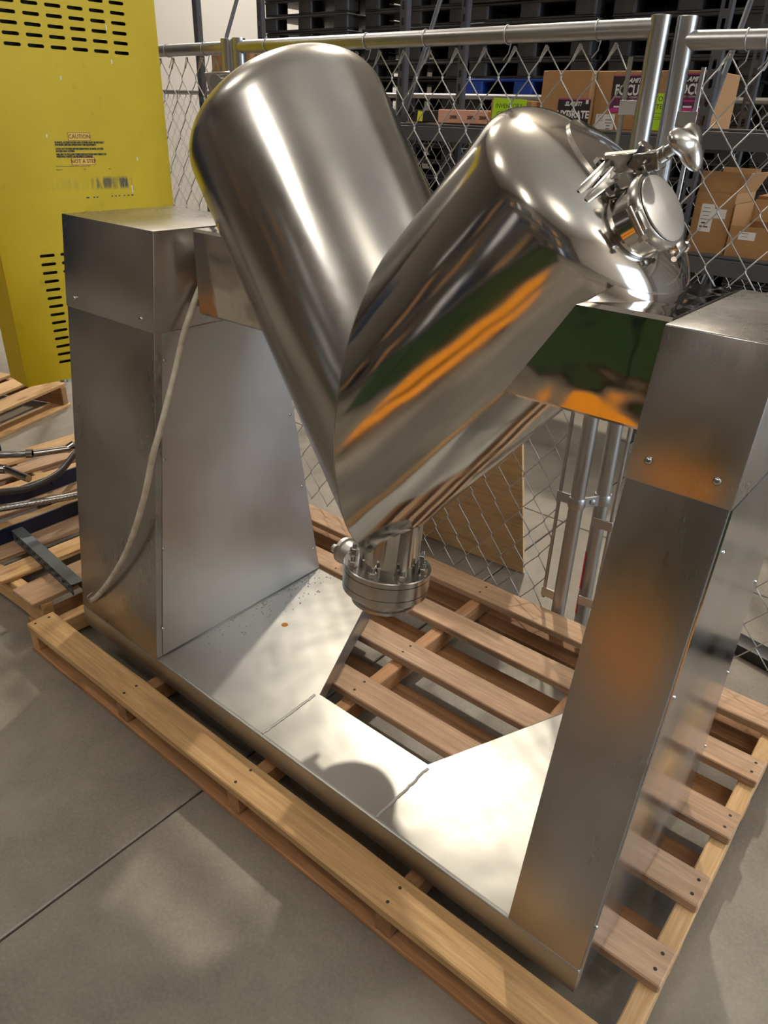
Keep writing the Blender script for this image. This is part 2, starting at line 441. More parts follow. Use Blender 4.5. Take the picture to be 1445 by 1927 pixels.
# ------------------------------------------------------------------ the blender
B0 = 0.108
L, WL, WR = 1.755, 0.4013, 0.1585
DL_, DR_ = 0.677, 0.612
HB, H, ZC = B0+0.0708, B0+1.2386, B0+1.0053
TFL, TBL, TFR, TBR = 0.1481, 0.1946, 0.1876, 0.0647
machine = thing('v_blender', 'stainless steel twin shell blender with a V shaped vessel between two pedestals', 'blender', (0.9, 0.3, B0))
poly = [(0, 0), (L, 0), (L, DR_), (1.395, DR_), (1.2415, 0.2023), (0.851, 0.2023), (0.655, DL_), (0, DL_)]
bm = bmesh.new(); bm_prism(bm, poly, B0, HB)
bevel(bm, 0.010, 3, [e for e in bm.edges if all(v.co.z > HB-1e-4 for v in e.verts)])
base = obj('base', bm, M['steel_base'], machine, True)
# weld seams across the front bar
for x in (0.851, 1.2415):
    bm = bmesh.new()
    pts = [(x + random.uniform(-.0015, .0015), 0.008 + 0.194*k/24, HB + 0.0003) for k in range(25)]
    bm_tube(bm, pts, 0.0038, 6); obj('weld_seam', bm, M['steel_cast'], base, True)
# rust stain and dust crumbs on the base
for x, y, r in ((0.555, 0.365, 0.011), (0.35, 0.0, 0.0)):
    if r:
        bm = bmesh.new(); bm_lathe(bm, (x, y, HB), (0, 0, 1), [(0, r), (0.0005, r*0.7)], 14)
        obj('rust_spot', bm, plain('rust', s2l(176, 110, 40), 0.8), base)
bmc = bmesh.new()
for k in range(150):
    a = random.random(); x = 0.412 + random.random()**2.2*0.11; y = 0.13 + a**0.8*0.53; r = random.uniform(0.0010, 0.0027)
    bmesh.ops.create_icosphere(bmc, subdivisions=1, radius=r, matrix=Matrix.Translation((x, y, HB+r*0.6)))
tag(obj('crumbs', bmc, M['steel_cast'], None), 'pale crumbs and dust scattered along the foot of the left pedestal', 'debris', None, 'stuff')

def screw(parent, p, n, r=0.0055):
    bm = bmesh.new(); bm_lathe(bm, p, n, [(-0.001, r), (0.001, r), (0.003, r*0.75), (0.0038, r*0.35)], 12)
    o = obj('screw', bm, M['screw'], parent, True)
    return o
def pedestal(side):
    if side == 'l': x0, x1, tf, tb_, D = 0.0, WL, TFL, TBL, DL_
    else: x0, x1, tf, tb_, D = L-WR, L, TFR, TBR, DR_
    yf = lambda z: tf*(z-HB)/(H-HB)
    yb = lambda z: D - tb_*(z-HB)/(H-HB)
    def frus(z0, z1, g, xa=x0, xb=x1):
        b = bmesh.new()
        bm_hex(b, [(xa-g, yf(z0)-g, z0), (xb+g, yf(z0)-g, z0), (xb+g, yb(z0)+g, z0), (xa-g, yb(z0)+g, z0),
                   (xa-g, yf(z1)-g, z1), (xb+g, yf(z1)-g, z1), (xb+g, yb(z1)+g, z1), (xa-g, yb(z1)+g, z1)])
        bevel(b, 0.0025, 2); return b
    body = obj('pedestal', frus(HB-0.0005, H-0.004, 0.0), M['steel_sheet'], machine, True)
    cov = obj('top_cover', frus(ZC, H, 0.0022), M['steel_sheet'] , body, True)
    # removable side panel on the machine-facing (left) or outer (right) side, inset from the corner flange
    xs = x1 + (0.0013 if side == 'l' else 0.0013)
    zt = ZC - 0.002
    b = bmesh.new(); e = 0.020
    th = 0.0015
    za, zb = HB + 0.004, zt
    if side == 'l':
        bm_hex(b, [(xs-th, yf(za)+e, za), (xs+th, yf(za)+e, za), (xs+th, yb(za)-0.004, za), (xs-th, yb(za)-0.004, za),
                   (xs-th, yf(zb)+e, zb), (xs+th, yf(zb)+e, zb), (xs+th, yb(zb)-0.004, zb), (xs-th, yb(zb)-0.004, zb)])
        sp = obj('side_panel', b, steel('matte_side_panel', (0.60, 0.59, 0.58), 0.34, 0.46, 0.2, 3, (1, 1, 0.06), 60, 0.0), body)
        for y, z in ((0.137, 1.043), (0.103, 0.783), (0.068, 0.528), (0.033, 0.273), (0.554, 0.789), (0.598, 0.53), (0.644, 0.273)):
            screw(body, (xs, y, z), (1, 0, 0))
        for x, z in ((0.045, 1.140), (0.352, 1.140)):
            screw(body, (x, yf(z)-0.003, z), (0, -1, 0.12), 0.0065)
    else:
        za = B0 + 0.004
        e = 0.006
        bm_hex(b, [(xs-th, 0.004, za), (xs+th, 0.004, za), (xs+th, D-0.004, za), (xs-th, D-0.004, za),
                   (xs-th, yf(zb)+e, zb), (xs+th, yf(zb)+e, zb), (xs+th, yb(zb)-e, zb), (xs-th, yb(zb)-e, zb)])
        sp = obj('side_panel', b, M['steel_mirror'], body)
        for y, z in ((0.173, 1.034), (0.124, 0.78), (0.03, 0.282), (0.554, 0.795), (0.580, 0.543), (0.603, 0.303)):
            screw(body, (xs, y, z), (1, 0, 0))
        for x, z in ((x0+0.028, 1.150), (x1-0.028, 1.150)):
            screw(body, (x, yf(z)-0.003, z), (0, -1, 0.16), 0.0065)
    return body
ped_l = pedestal('l'); ped_r = pedestal('r')
# small foot lug under the left corner of the base
bm = bmesh.new(); bm_lathe(bm, (0.012, 0.05, B0+0.022), (-1, 0, 0), [(0, 0.022), (0.045, 0.022)], 20)
obj('foot_lug', bm, M['steel_cast'], machine, True)

# vessel
A = Vector((1.00456, 0.35456, 1.03321)); R = 0.23543
UP = Vector((0, 0.114556, 0.993417))
DLg = Vector((-0.629437, 0.089016, 0.771936)); DRg = Vector((0.629437, 0.089016, 0.771936))
vessel = bpy.data.objects.new('vessel', None); C.objects.link(vessel); vessel.parent = machine
vessel.location = A - world_origin(machine)
def leg(d, t0, h, n, mat, pad=None):
    seg = 112
    e1 = Vector((0, 0, 1)).cross(d).normalized(); e2 = d.cross(e1).normalized()
    rings = []
    bm = bmesh.new()
    es = [e1*math.cos(2*PI*k/seg) + e2*math.sin(2*PI*k/seg) for k in range(seg)]
    base_s = [-R*e.x/d.x for e in es]
    for j in range(13):
        f = j/12
        rings.append([bm.verts.new(A + d*(s0*(1-f) + t0*f) + e*R) for e, s0 in zip(es, base_s)])
    prof = []
    for j in range(1, 25):
        al = PI/2*j/24; rho = R*math.cos(al)**(2/n) if j < 24 else 0.0; s = h*math.sin(al)**(2/n); prof.append((rho, s))
    if pad:
        pr = []
        done = False
        for rho, s in prof:
            if rho < pad and not done:
                # step of a welded end plate
                s_at = h*(1-(pad/R)**n)**(1/n)
                pr += [(pad+0.004, s_at-0.0012), (pad+0.0015, s_at+0.0050), (pad-0.004, s_at+0.0058)]; done = True
            pr.append((rho, s+0.0050*(1 if done else 0)))
        prof = pr
    for rho, s in prof[:-1]:
        rings.append([bm.verts.new(A + d*(t0+s) + e*rho) for e in es])
    tip = bm.verts.new(A + d*(t0+prof[-1][1]))
    for a, b in zip(rings, rings[1:]):
        for k in range(seg): bm.faces.new((a[k], a[(k+1) % seg], b[(k+1) % seg], b[k]))
    last = rings[-1]
    for k in range(seg): bm.faces.new((last[k], last[(k+1) % seg], tip))
    return obj('shell_leg', bm, mat, vessel, True, angle=50)
leg_l = leg(DLg, 0.66, 0.12, 2.3, M['steel_leg_left'])
leg_r = leg(DRg, 0.53, 0.108, 2.3, M['steel_leg_right'], 0.128)
# ground weld line around the mitre
bm = bmesh.new(); ax = R/0.629437
e = Vector((0, 0.993417, -0.114556))
bm_tube(bm, [A + UP*(ax*math.cos(t)) + e*(R*math.sin(t)) for t in [2*PI*k/120 for k in range(121)]], 0.0012, 6)
obj('weld_seam', bm, M['steel_small'], vessel, True)

# trunnion hubs
def hub(xa, xb, y0, y1, z0, z1, ch):
    b = bmesh.new()
    s = 1 if xb > xa else -1
    rings = []
    for x, g in ((xa, 0.0), (xb - s*(0.055 if ch else 0.03), 0.0), (xb - s*0.0, ch)):
        c = 0.006
        ring = [(y0+g, z0+c), (y0+c+g, z0), (y1-c-g, z0), (y1-g, z0+c), (y1-g, z1-c-g), (y1-c-g, z1-g), (y0+c+g, z1-g), (y0+g, z1-c-g)]
        rings.append([b.verts.new((x, p[0], p[1])) for p in ring])
    for p, q in zip(rings, rings[1:]):
        for k in range(8): b.faces.new((p[k], p[(k+1) % 8], q[(k+1) % 8], q[k]))
    b.faces.new(rings[0]); b.faces.new(list(reversed(rings[-1])))
    return obj('trunnion_hub', b, M['steel_hub'], machine, True)
hub(1.30, 1.594, 0.212, 0.520, 1.168, 1.350, 0.0)
hub(0.72, 0.4045, 0.215, 0.520, 1.155, 1.352, 0.048)

# discharge neck and butterfly valve
def ax_pt(s): return A - UP*s
bm = bmesh.new(); bm_lathe(bm, ax_pt(0.26), -UP, [(0, 0.075), (0.148, 0.075), (0.150, 0.079)], 48, False)
obj('discharge_neck', bm, M['steel_leg_right'], vessel, True)
valve = bpy.data.objects.new('discharge_valve', None); C.objects.link(valve); valve.parent = machine
valve.location = ax_pt(0.45) - world_origin(machine)
bm = bmesh.new()
bm_lathe(bm, ax_pt(0.408), -UP, [(0, 0.1065), (0.002, 0.1085), (0.013, 0.1085), (0.0135, 0.1085)], 56); obj('top_flange', bm, M['steel_small'], valve, True)
bm = bmesh.new()
bm_lathe(bm, ax_pt(0.4215), -UP, [(0, 0.105), (0.002, 0.105), (0.0025, 0.108), (0.034, 0.108), (0.0345, 0.104), (0.037, 0.104)], 56); obj('valve_body', bm, M['steel_small'], valve, True)
bm = bmesh.new()
bm_lathe(bm, ax_pt(0.4585), -UP, [(0, 0.107), (0.016, 0.107), (0.018, 0.105)], 56); obj('bottom_flange', bm, M['steel_small'], valve, True)
bm = bmesh.new()
bm_lathe(bm, ax_pt(0.4765), -UP, [(0, 0.075), (0.026, 0.075), (0.028, 0.080), (0.034, 0.081), (0.036, 0.079), (0.036, 0.072), (0.01, 0.070)], 56, True, True); obj('ferrule', bm, M['steel_small'], valve, True)
d_, fx, fy = frame(UP)
NUTM = None
for k in range(8):
    a = 2*PI*(k+0.35)/8
    p = ax_pt(0.408) + (fx*math.cos(a) + fy*math.sin(a))*0.0925
    bm = bmesh.new(); bm_lathe(bm, p, UP, [(-0.06, 0.0060), (0.026, 0.0060), (0.0275, 0.0050)], 12)
    bo = obj('bolt', bm, M['steel_small'], valve, True)
    bm = bmesh.new(); bm_lathe(bm, p, UP, [(0, 0.0135), (0.002, 0.0135)], 18); bm_lathe(bm, p + UP*0.002, UP, [(0, 0.0112), (0.012, 0.0112), (0.0135, 0.0098)], 6)
    obj('nut', bm, M['steel_small'], valve)
# cast boss of the missing handle
bo = ax_pt(0.440); bd_ = Vector((-1, 0.10, 0.0)).normalized()
bm = bmesh.new(); bm_lathe(bm, bo + bd_*0.085, bd_, [(0, 0.020), (0.03, 0.022), (0.032, 0.030), (0.060, 0.031), (0.064, 0.036), (0.074, 0.036), (0.076, 0.026)], 32)
c0 = bo + bd_*0.160
_, bx, by = frame(bd_)
for a in (0.5, 0.5+PI):
    q = c0 + (bx*math.cos(a) + by*math.sin(a))*0.038
    bm_lathe(bm, q - bd_*0.010, bd_, [(0, 0.011), (0.010, 0.011)], 16)
obj('handle_boss', bm, M['steel_cast'], valve, True)

# manway on the right leg end: tilted neck, clamp ring, lid, swing bar with hand knob
NL = Vector((0.826, -0.103, 0.554)).normalized(); CL = Vector((1.5115, 0.3125, 1.4865))
manway = bpy.data.objects.new('manway', None); C.objects.link(manway); manway.parent = machine
manway.location = CL - world_origin(machine)
bm = bmesh.new(); bm_lathe(bm, CL - NL*0.13, NL, [(0, 0.066), (0.075, 0.062), (0.105, 0.056), (0.112, 0.056)], 48, False); obj('neck', bm, M['steel_leg_right'], manway, True)
bm = bmesh.new(); bm_lathe(bm, CL - NL*0.022, NL, [(0, 0.056), (0.002, 0.061), (0.014, 0.063), (0.020, 0.060), (0.021, 0.053)], 48); obj('clamp_ring', bm, M['steel_small'], manway, True)
bm = bmesh.new(); bm_lathe(bm, CL, NL, [(0, 0.0535), (0.002, 0.0525), (0.0035, 0.042), (0.0045, 0.0)], 48, True, False); obj('lid', bm, steel('satin_lid', (0.72, 0.70, 0.66), 0.3, 0.4), manway, True)
_, lx, ly = frame(NL)
def rot_from(x, u):
    x = Vector(x).normalized(); u = Vector(u); u = (u - x*u.dot(x)).normalized(); n = x.cross(u)
    return Matrix((x, n*-1, u)).transposed() if False else Matrix((x, u.cross(x), u)).transposed()
def bar(bm, p0, p1, wid, hgt, up, bev=0.0):
    p0, p1 = Vector(p0), Vector(p1); rm = rot_from(p1-p0, up)
    bm_box(bm, (p0+p1)/2, ((p1-p0).length, wid, hgt), rm)
Nd = Vector((0.45, 0.02, 0.89)).normalized()
# two fork plates standing on the dome
for p0, p1 in (((1.418, 0.2324, 1.4951), (1.4235, 0.3062, 1.5325)), ((1.4048, 0.2302, 1.506), (1.408, 0.3162, 1.5427))):
    bm = bmesh.new(); up_ = Vector((0.3, -0.5, 0.8)).normalized()*0.011; p0, p1 = Vector(p0)+up_*0.15, Vector(p1)+up_*0.8; q0, q1 = Vector((0.004, 0.004, -0.006)), Vector((0.010, -0.002, -0.018))
    sd = Vector((0.0032, -0.0016, -0.0006))
    bm_hex(bm, [p0+q0-sd, p1+q1-sd, p1+q1+sd, p0+q0+sd, p0-sd, p1-sd, p1+sd, p0+sd]); bevel(bm, 0.0006, 1)
    obj('fork_plate', bm, M['steel_small'], manway, True)
bm = bmesh.new(); bar(bm, (1.4095, 0.282, 1.523), (1.4125, 0.309, 1.5355), 0.012, 0.014, Nd); obj('spacer_block', bm, M['steel_small'], manway, True)
bm = bmesh.new(); bm_cyl(bm, (1.394, 0.308, 1.543), (1.435, 0.294, 1.524), 0.005, 12); bm_cyl(bm, (1.393, 0.3085, 1.5435), (1.400, 0.306, 1.540), 0.010, 6); bm_cyl(bm, (1.428, 0.2965, 1.527), (1.436, 0.2935, 1.5235), 0.009, 6)
obj('pivot_bolt', bm, M['steel_small'], manway, True)
bm = bmesh.new(); bar(bm, (1.402, 0.317, 1.541), (1.447, 0.342, 1.548), 0.018, 0.030, (0.25, -0.1, 1)); bevel(bm, 0.0015, 1)
obj('swing_arm', bm, M['steel_small'], manway, True)
bm = bmesh.new(); bar(bm, (1.441, 0.335, 1.535), (1.453, 0.344, 1.565), 0.030, 0.007, (1, 0, -0.3)); obj('black_gap_strip', bm, M['black_rubber'], manway)  # black strip in the gap between swing arm and arm block
bm = bmesh.new(); bar(bm, (1.447, 0.335, 1.545), (1.489, 0.330, 1.553), 0.026, 0.028, (0.3, -0.2, 1)); bevel(bm, 0.002, 1)
obj('arm_block', bm, M['steel_small'], manway, True)
bm = bmesh.new(); bm_cyl(bm, (1.442, 0.350, 1.553), (1.4525, 0.3475, 1.5675), 0.0055, 12); bm_lathe(bm, (1.450, 0.3480, 1.5645), (0.55, -0.1, 0.83), [(0, 0.011), (0.003, 0.013), (0.007, 0.011)], 18)
obj('thumb_bolt', bm, M['steel_small'], manway, True)
bm = bmesh.new(); bm_lathe(bm, (1.480, 0.3325, 1.5535), (0.80, -0.22, 0.48), [(0, 0.012), (0.018, 0.012), (0.019, 0.0095), (0.055, 0.0095)], 20)
obj('knob_stem', bm, M['steel_small'], manway, True)
# lobed hand knob
bm = bmesh.new()
kc = Vector((1.5265, 0.3220, 1.574)); kd = Vector((0.80, -0.22, 0.48)).normalized()
_, kx, ky = frame(kd)
seg, rows = 48, 10
rr = []
for j in range(rows+1):
    t = j/rows; zz_ = -0.014 + 0.030*t; prof_r = 0.041*math.sin(PI*(0.10+0.89*t))**0.55
    ring = []
    for k in range(seg):
        a = 2*PI*k/seg; r = prof_r*(0.80+0.20*math.cos(3*a+0.9))
        ring.append(bm.verts.new(kc + kd*zz_ + (kx*math.cos(a)+ky*math.sin(a))*r))
    rr.append(ring)
for a, b in zip(rr, rr[1:]):
    for k in range(seg): bm.faces.new((a[k], a[(k+1) % seg], b[(k+1) % seg], b[k]))
bm.faces.new(rr[0]); bm.faces.new(list(reversed(rr[-1])))
obj('hand_knob', bm, M['steel_small'], manway, True, angle=70)
# clamp lugs and their bolts round the ring
for ang, sgn in ((1.9, 1), (4.6, 1), (0.2, 1)):
    rad = lx*math.cos(ang) + ly*math.sin(ang); tn = NL.cross(rad)
    p = CL - NL*0.010 + rad*0.063
    bm = bmesh.new(); bar(bm, p - tn*0.016, p + tn*0.016, 0.018, 0.016, rad); bevel(bm, 0.003, 2)
    bm_cyl(bm, p + rad*0.010 - tn*0.026, p + rad*0.010 + tn*0.026, 0.0045, 10)
    bm_cyl(bm, p + rad*0.010 + tn*0.020, p + rad*0.010 + tn*0.028, 0.008, 6)
    obj('clamp_lug', bm, M['steel_small'], manway, True)
# matching hinge bracket showing behind the left leg's dome
bm = bmesh.new()
for k in (0, 1):
    o_ = Vector((0.018, 0.022, -0.002))*k
    bm_hex(bm, [Vector(p)+o_ for p in ((0.392, 0.350, 1.612), (0.400, 0.344, 1.612), (0.440, 0.384, 1.615), (0.432, 0.390, 1.615), (0.384, 0.340, 1.672), (0.392, 0.334, 1.672), (0.428, 0.380, 1.676), (0.420, 0.386, 1.676))])
bar(bm, (0.40, 0.357, 1.640), (0.485, 0.43, 1.640), 0.03, 0.045, (0, 0, 1))
bevel(bm, 0.002, 1)
bm_cyl(bm, (0.392, 0.372, 1.655), (0.424, 0.338, 1.655), 0.013, 14)
obj('hinge_bracket', bm, M['steel_small'], vessel, True)

# white cable from the left hub down to the pedestal's front face
pts = spline([(0.420, 0.275, 1.238), (0.422, 0.2547, 1.2148), (0.426, 0.2189, 1.165), (0.432, 0.1803, 1.1032), (0.440, 0.1391, 1.0194), (0.470, 0.0850, 0.955), (0.474, 0.0497, 0.886), (0.462, 0.0353, 0.8359), (0.420, 0.0158, 0.6981), (0.3275, 0.0020, 0.5199), (0.2081, -0.0033, 0.366), (0.111, -0.0021, 0.265), (0.068, 0.000, 0.228), (0.054, 0.012, 0.224)], 10)
bm = bmesh.new(); bm_tube(bm, pts, 0.0082, 12); obj('cable', bm, M['pvc'], machine, True)
bm = bmesh.new(); bm_tube(bm, [(0.060, 0.012, 0.250), (0.070, -0.014, 0.250), (0.078, -0.016, 0.241), (0.074, 0.006, 0.232)], 0.002, 6); obj('cable_clip', bm, M['wire'], machine, True)

# ------------------------------------------------------------------ chain link fence panels
def chain_mesh(p0, p1, z0, z1, pitch, row, r, parent, phase=0.0, seg=5):
    """woven zigzag wires between two feet p0, p1"""
    p0, p1 = Vector((p0[0], p0[1], 0)), Vector((p1[0], p1[1], 0))
    d = (p1-p0); W_ = d.length; d.normalize(); nrm = Vector((-d.y, d.x, 0))
    bm = bmesh.new(); nW = int(W_/pitch)+1; nR = int((z1-z0)/(row/2))
    for i in range(nW+1):
        xc = (i + phase)*pitch
        pts = []
        for k in range(nR+1):
            s = 1 if (k+i) % 2 == 0 else -1
            x = xc + s*(pitch/2 + r*0.6); z = z1 - k*row/2
            if x < 0 or x > W_: x = min(max(x, 0), W_)
            for q, dz in ((0.82, row*0.055), (1, 0.0), (0.82, -row*0.055)) if 0 < k < nR else ((1, 0.0),):
                xx = xc + (x-xc)*(q if abs(x-xc) > 1e-4 else 1)
                pts.append(p0 + d*min(max(xx, 0), W_) + nrm*(s*r*1.1) + Vector((0, 0, z+dz)))
        if all(abs((a-pts[0]).dot(d)) < 1e-3 for a in pts): continue
        bm_tube(bm, pts, r, seg)
        # top hook of each wire
        t = pts[0]
        bm_tube(bm, [t + Vector((0, 0, -0.002)), t + Vector((0, 0, 0.006)) - d*0.004, t - d*0.022 + Vector((0, 0, -0.032))], r*0.9, 4)
    o = obj('wire_mesh', bm, M['wire'], parent, True, angle=70); o['kind'] = 'stuff'
    return o
def tie(parent, p, r):
    bm = bmesh.new(); p = Vector(p)
    pts = [p + Vector((0.010*k/14-0.005, math.cos(2*PI*k/14)*(r+0.002), math.sin(2*PI*k/14)*(r+0.002))) for k in range(13)]
    pts = pts + [p + Vector((0.004, 0.004, -r-0.022)), p + Vector((-0.012, 0.006, -r-0.038))]
    bm_tube(bm, pts, 0.0016, 5); obj('tie_wire', bm, M['wire'], parent, True)
RP = 0.0235
def fence(label, pL, pR, zrL, zrR, zt, phase, brackets=True, ties=(), footL=None, footR=None, bot=0.046):
    postL = postR = True
    (xl, yl), (xr, yr) = pL, pR
    t = thing('chain_link_panel', label, 'fence panel', ((xl+xr)/2, (yl+yr)/2, 0), 0, 'chain link fence panels behind the blender')
    for (x, y), ft in ((pL, footL), (pR, footR)):
        fx_, fy_ = ft or (x, y)
        bm = bmesh.new(); a_ = Vector((fx_, fy_, 0)); d_ = Vector((x, y, zt)) - a_; Lp = d_.length
        bm_lathe(bm, a_, d_, [(0, RP), (Lp, RP), (Lp+0.0005, RP*0.92), (Lp-0.02, RP*0.9)], 24, True, True); obj('post', bm, M['galv'], t, True)
    bm = bmesh.new(); bm_cyl(bm, (xl, yl, zrL), (xr, yr, zrR), 0.021, 20); obj('top_rail', bm, M['galv'], t, True)
    if brackets:
        bm = bmesh.new(); bm_cyl(bm, (xl, yl, bot), (xr, yr, bot), 0.021, 16); obj('bottom_rail', bm, M['galv'], t, True)
    d = Vector((xr-xl, yr-yl, 0)).normalized()
    q0 = Vector((xl, yl, 0)) + d*0.060; q1 = Vector((xr, yr, 0)) - d*0.060
    for q, sgn, on in ((q0, -1, postL), (q1, 1, postR)):
        if not on: continue
        zq = min(zrL, zrR)
        bm = bmesh.new(); bm_cyl(bm, (q.x, q.y, 0.13), (q.x, q.y, zq-0.055), 0.006, 10); obj('tension_bar', bm, M['galv'], t, True)
        for zb in (zq-0.165, 0.53 if sgn > 0 else 0.46, 0.155):
            bm = bmesh.new(); c = q + d*(sgn*0.024); bm_box(bm, (c.x, c.y-0.004, zb), (0.064, 0.006, 0.034), Matrix.Rotation(math.atan2(d.y, d.x), 3, 'Z')); bevel(bm, 0.001, 1); obj('bracket', bm, M['galv'], t, True)
    chain_mesh(q0, q1, bot+0.02, min(zrL, zrR)-0.030, 0.0495, 0.135, 0.0019, t, phase)
    for f in ties:
        p = Vector((xl + (xr-xl)*f, yl + (yr-yl)*f, zrL + (zrR-zrL)*f)); tie(t, p, 0.021)
    return t
fmid = fence('middle chain link panel, its top rail running behind the V vessel', (-0.470, 1.172), (1.113, 1.128), 1.800, 1.8035, 1.828, 0.25, False, (0.10, 0.40, 0.55, 0.73, 0.90), None, (1.113, 1.136))
fright = fence('right chain link panel, starting behind the right pedestal with the lower top rail', (1.163, 1.165), (2.95, 1.42), 1.779, 1.781, 1.828, 0.6, False, (0.08, 0.105, 0.19), (1.163, 1.235), None)
fleft = fence('left chain link panel, running behind the yellow guard with white wall beyond', (-2.60, 1.35), (-0.545, 1.180), 1.805, 1.800, 1.828, 0.4, False, (0.80, 0.93))
# saddle clamp that joins the two middle posts, and red tape
bm = bmesh.new()
ca_, cb_ = Vector((1.113, 1.1337, 0.525)), Vector((1.163, 1.2147, 0.525))
for q in (ca_, cb_):
    bm_lathe(bm, q - Vector((0, 0, 0.018)), (0, 0, 1), [(0, RP+0.003), (0.004, RP+0.005), (0.032, RP+0.005), (0.036, RP+0.003)], 24)
cm_ = (ca_+cb_)/2; an_ = math.atan2((cb_-ca_).y, (cb_-ca_).x); nv_ = Vector((math.sin(an_), -math.cos(an_), 0))
bm_box(bm, cm_ + nv_*0.012, ((cb_-ca_).length, 0.006, 0.034), Matrix.Rotation(an_, 3, 'Z'))
bm_lathe(bm, cm_ + nv_*0.014, nv_, [(0, 0.010), (0.006, 0.009), (0.008, 0.004)], 12)
tag(obj('saddle_clamp', bm, M['galv'], None, True), 'pressed metal saddle clamp joining two fence posts behind the right pedestal', 'clamp')
for z0, z1 in ((0.055, 0.135), (0.165, 0.315)):
    bm = bmesh.new(); vs0, vs1 = [], []
    for k in range(9):
        a_ = math.radians(150 + 90*k/8)
        for lst, z in ((vs0, z0), (vs1, z1)):
            yy = 1.235 + (1.165-1.235)*z/1.828
            lst.append(bm.verts.new((1.163 + (RP+0.0010)*math.cos(a_), yy + (RP+0.0010)*math.sin(a_), z + 0.004*math.sin(k*2.1))))
    for k in range(8): bm.faces.new((vs0[k], vs0[k+1], vs1[k+1], vs1[k]))
    o = obj('red_tape', bm, M['red'], fright, True); o['label'] = 'strip of red tape'

# ------------------------------------------------------------------ leaning plywood and floor strip behind the fence
ply = thing('plywood_sheet', 'plywood sheet leaning on the fence behind the vessel', 'plywood', (0.55, 1.39, 0))
bm = bmesh.new(); a = Vector((0.20, 1.350, 0.004)); b_ = Vector((0.835, 1.392, 0.004)); up = Vector((0.0, -0.22, 0.975)).normalized()*0.72; nn = Vector((0, 0.012, 0))
bm_hex(bm, [a, b_, b_+nn, a+nn, a+up, b_+up+Vector((-.01, 0, 0)), b_+up+nn+Vector((-.01, 0, 0)), a+up+nn])
o = obj('panel', bm, M['plywood'], ply)
bm = bmesh.new(); bm_box(bm, (1.95, 1.425, 0.022), (0.75, 0.075, 0.044), Matrix.Rotation(-0.20, 3, 'Z')); bevel(bm, 0.006, 2)
tag(obj('rubber_strip', bm, M['black_rubber'], None, True), 'black rubber strip lying on the concrete beyond the right fence panel', 'strip')

# ------------------------------------------------------------------ pallet racking behind the fence
RX = [-4.93, -3.08, -1.19, 0.61, 2.46, 4.31]
YF, YB = 3.0, 3.6
def upright_bm(x, y):
    b = bmesh.new(); w_, dp, t_ = 0.045, 0.04, 0.004
    bm_box(b, (x-w_/2, y+dp/2, 1.9), (t_, dp, 3.8)); bm_box(b, (x+w_/2, y+dp/2, 1.9), (t_, dp, 3.8))
    # slotted face: strips between real slots
    z = 0.0
    while z < 3.8:
        bm_box(b, (x-w_*0.36, y, z+0.0375), (w_*0.28, t_, 0.075)); bm_box(b, (x+w_*0.36, y, z+0.0375), (w_*0.28, t_, 0.075))
        bm_box(b, (x, y, z+0.012), (w_*0.44, t_, 0.035)); z += 0.075
    return b
racklab = ['grey slotted rack frame left of the pictured bay', 'grey slotted rack frame against the white wall, beside the yellow guard',
           'grey slotted rack frame with diagonal brace rising between the two vessel domes', 'grey slotted rack frame right of the two fence posts',
           'grey slotted rack frame beyond the right pedestal', 'grey slotted rack frame farthest to the right']
for i, x in enumerate(RX):
    if i in (0, 5): continue
    t = thing('rack_frame', racklab[i], 'rack frame', (x, (YF+YB)/2, 0), 0, 'rack frames behind the fence')
    obj('upright', upright_bm(x, YF), M['rack'], t); obj('upright', upright_bm(x, YB), M['rack'], t)
    zz = [(0.10, 0.75), (0.75, 1.40), (1.40, 1.46), (1.55, 2.45), (2.45, 3.3)]
    for k, (za, zb_) in enumerate(((0.1, 0.9), (0.9, 1.5), (1.56, 2.75), (2.75, 3.6))):
        ya, yb_ = (YF+0.02, YB) if k % 2 else (YB, YF+0.02)
        bm = bmesh.new(); bm_cyl(bm, (x+0.004, ya, zb_), (x+0.004, yb_, za), 0.014, 8); obj('diagonal_brace', bm, M['rack'], t, True)
def beam(x0, x1, z, y, label, group=None):
    bm = bmesh.new(); bm_box(bm, ((x0+x1)/2, y, z), (x1-x0-0.05, 0.035, 0.075)); bm_box(bm, ((x0+x1)/2, y+0.02 if y < 3.3 else y-0.02, z+0.045), (x1-x0-0.05, 0.05, 0.012)); bevel(bm, 0.002, 1)
    return tag(obj('rack_beam', bm, M['rack'], None), label, 'shelf beam', group)
ZB = 1.525
beam(RX[2], RX[3], ZB-0.01, YF-0.02, 'grey shelf beam carrying the printed boxes, between the two vessel domes')
beam(RX[2], RX[3], ZB-0.01, YB+0.02, 'rear grey shelf beam behind the printed boxes')
beam(RX[1], RX[2], ZB-0.09, YF-0.02, 'grey shelf beam behind the left vessel leg')
beam(RX[3], RX[4], ZB+0.02, YF-0.02, 'upper grey shelf beam right of the printed boxes')
lb = beam(RX[3], RX[4], 1.005, YF-0.02, 'lower grey shelf beam carrying the open brown boxes')
beam(RX[3], RX[4], 1.005, YB+0.02, 'lower rear shelf beam behind the open brown boxes')
def deck(x0, x1, z, label):
    bm = bmesh.new(); bm_box(bm, ((x0+x1)/2, (YF+YB)/2, z), (x1-x0-0.06, YB-YF-0.04, 0.014))
    tag(obj('shelf_deck', bm, plain('particle_board', s2l(150, 124, 94), 0.8), None), label, 'shelf')
ZD = ZB + 0.041
deck(RX[2], RX[3], ZD, 'shelf board under the printed boxes')
deck(RX[3], RX[4], 1.049, 'shelf board under the open brown boxes')
deck(RX[1], RX[2], ZD-0.08, 'shelf board under the box beside the white wall')
ZS = ZD + 0.0075; ZS3 = 1.0565

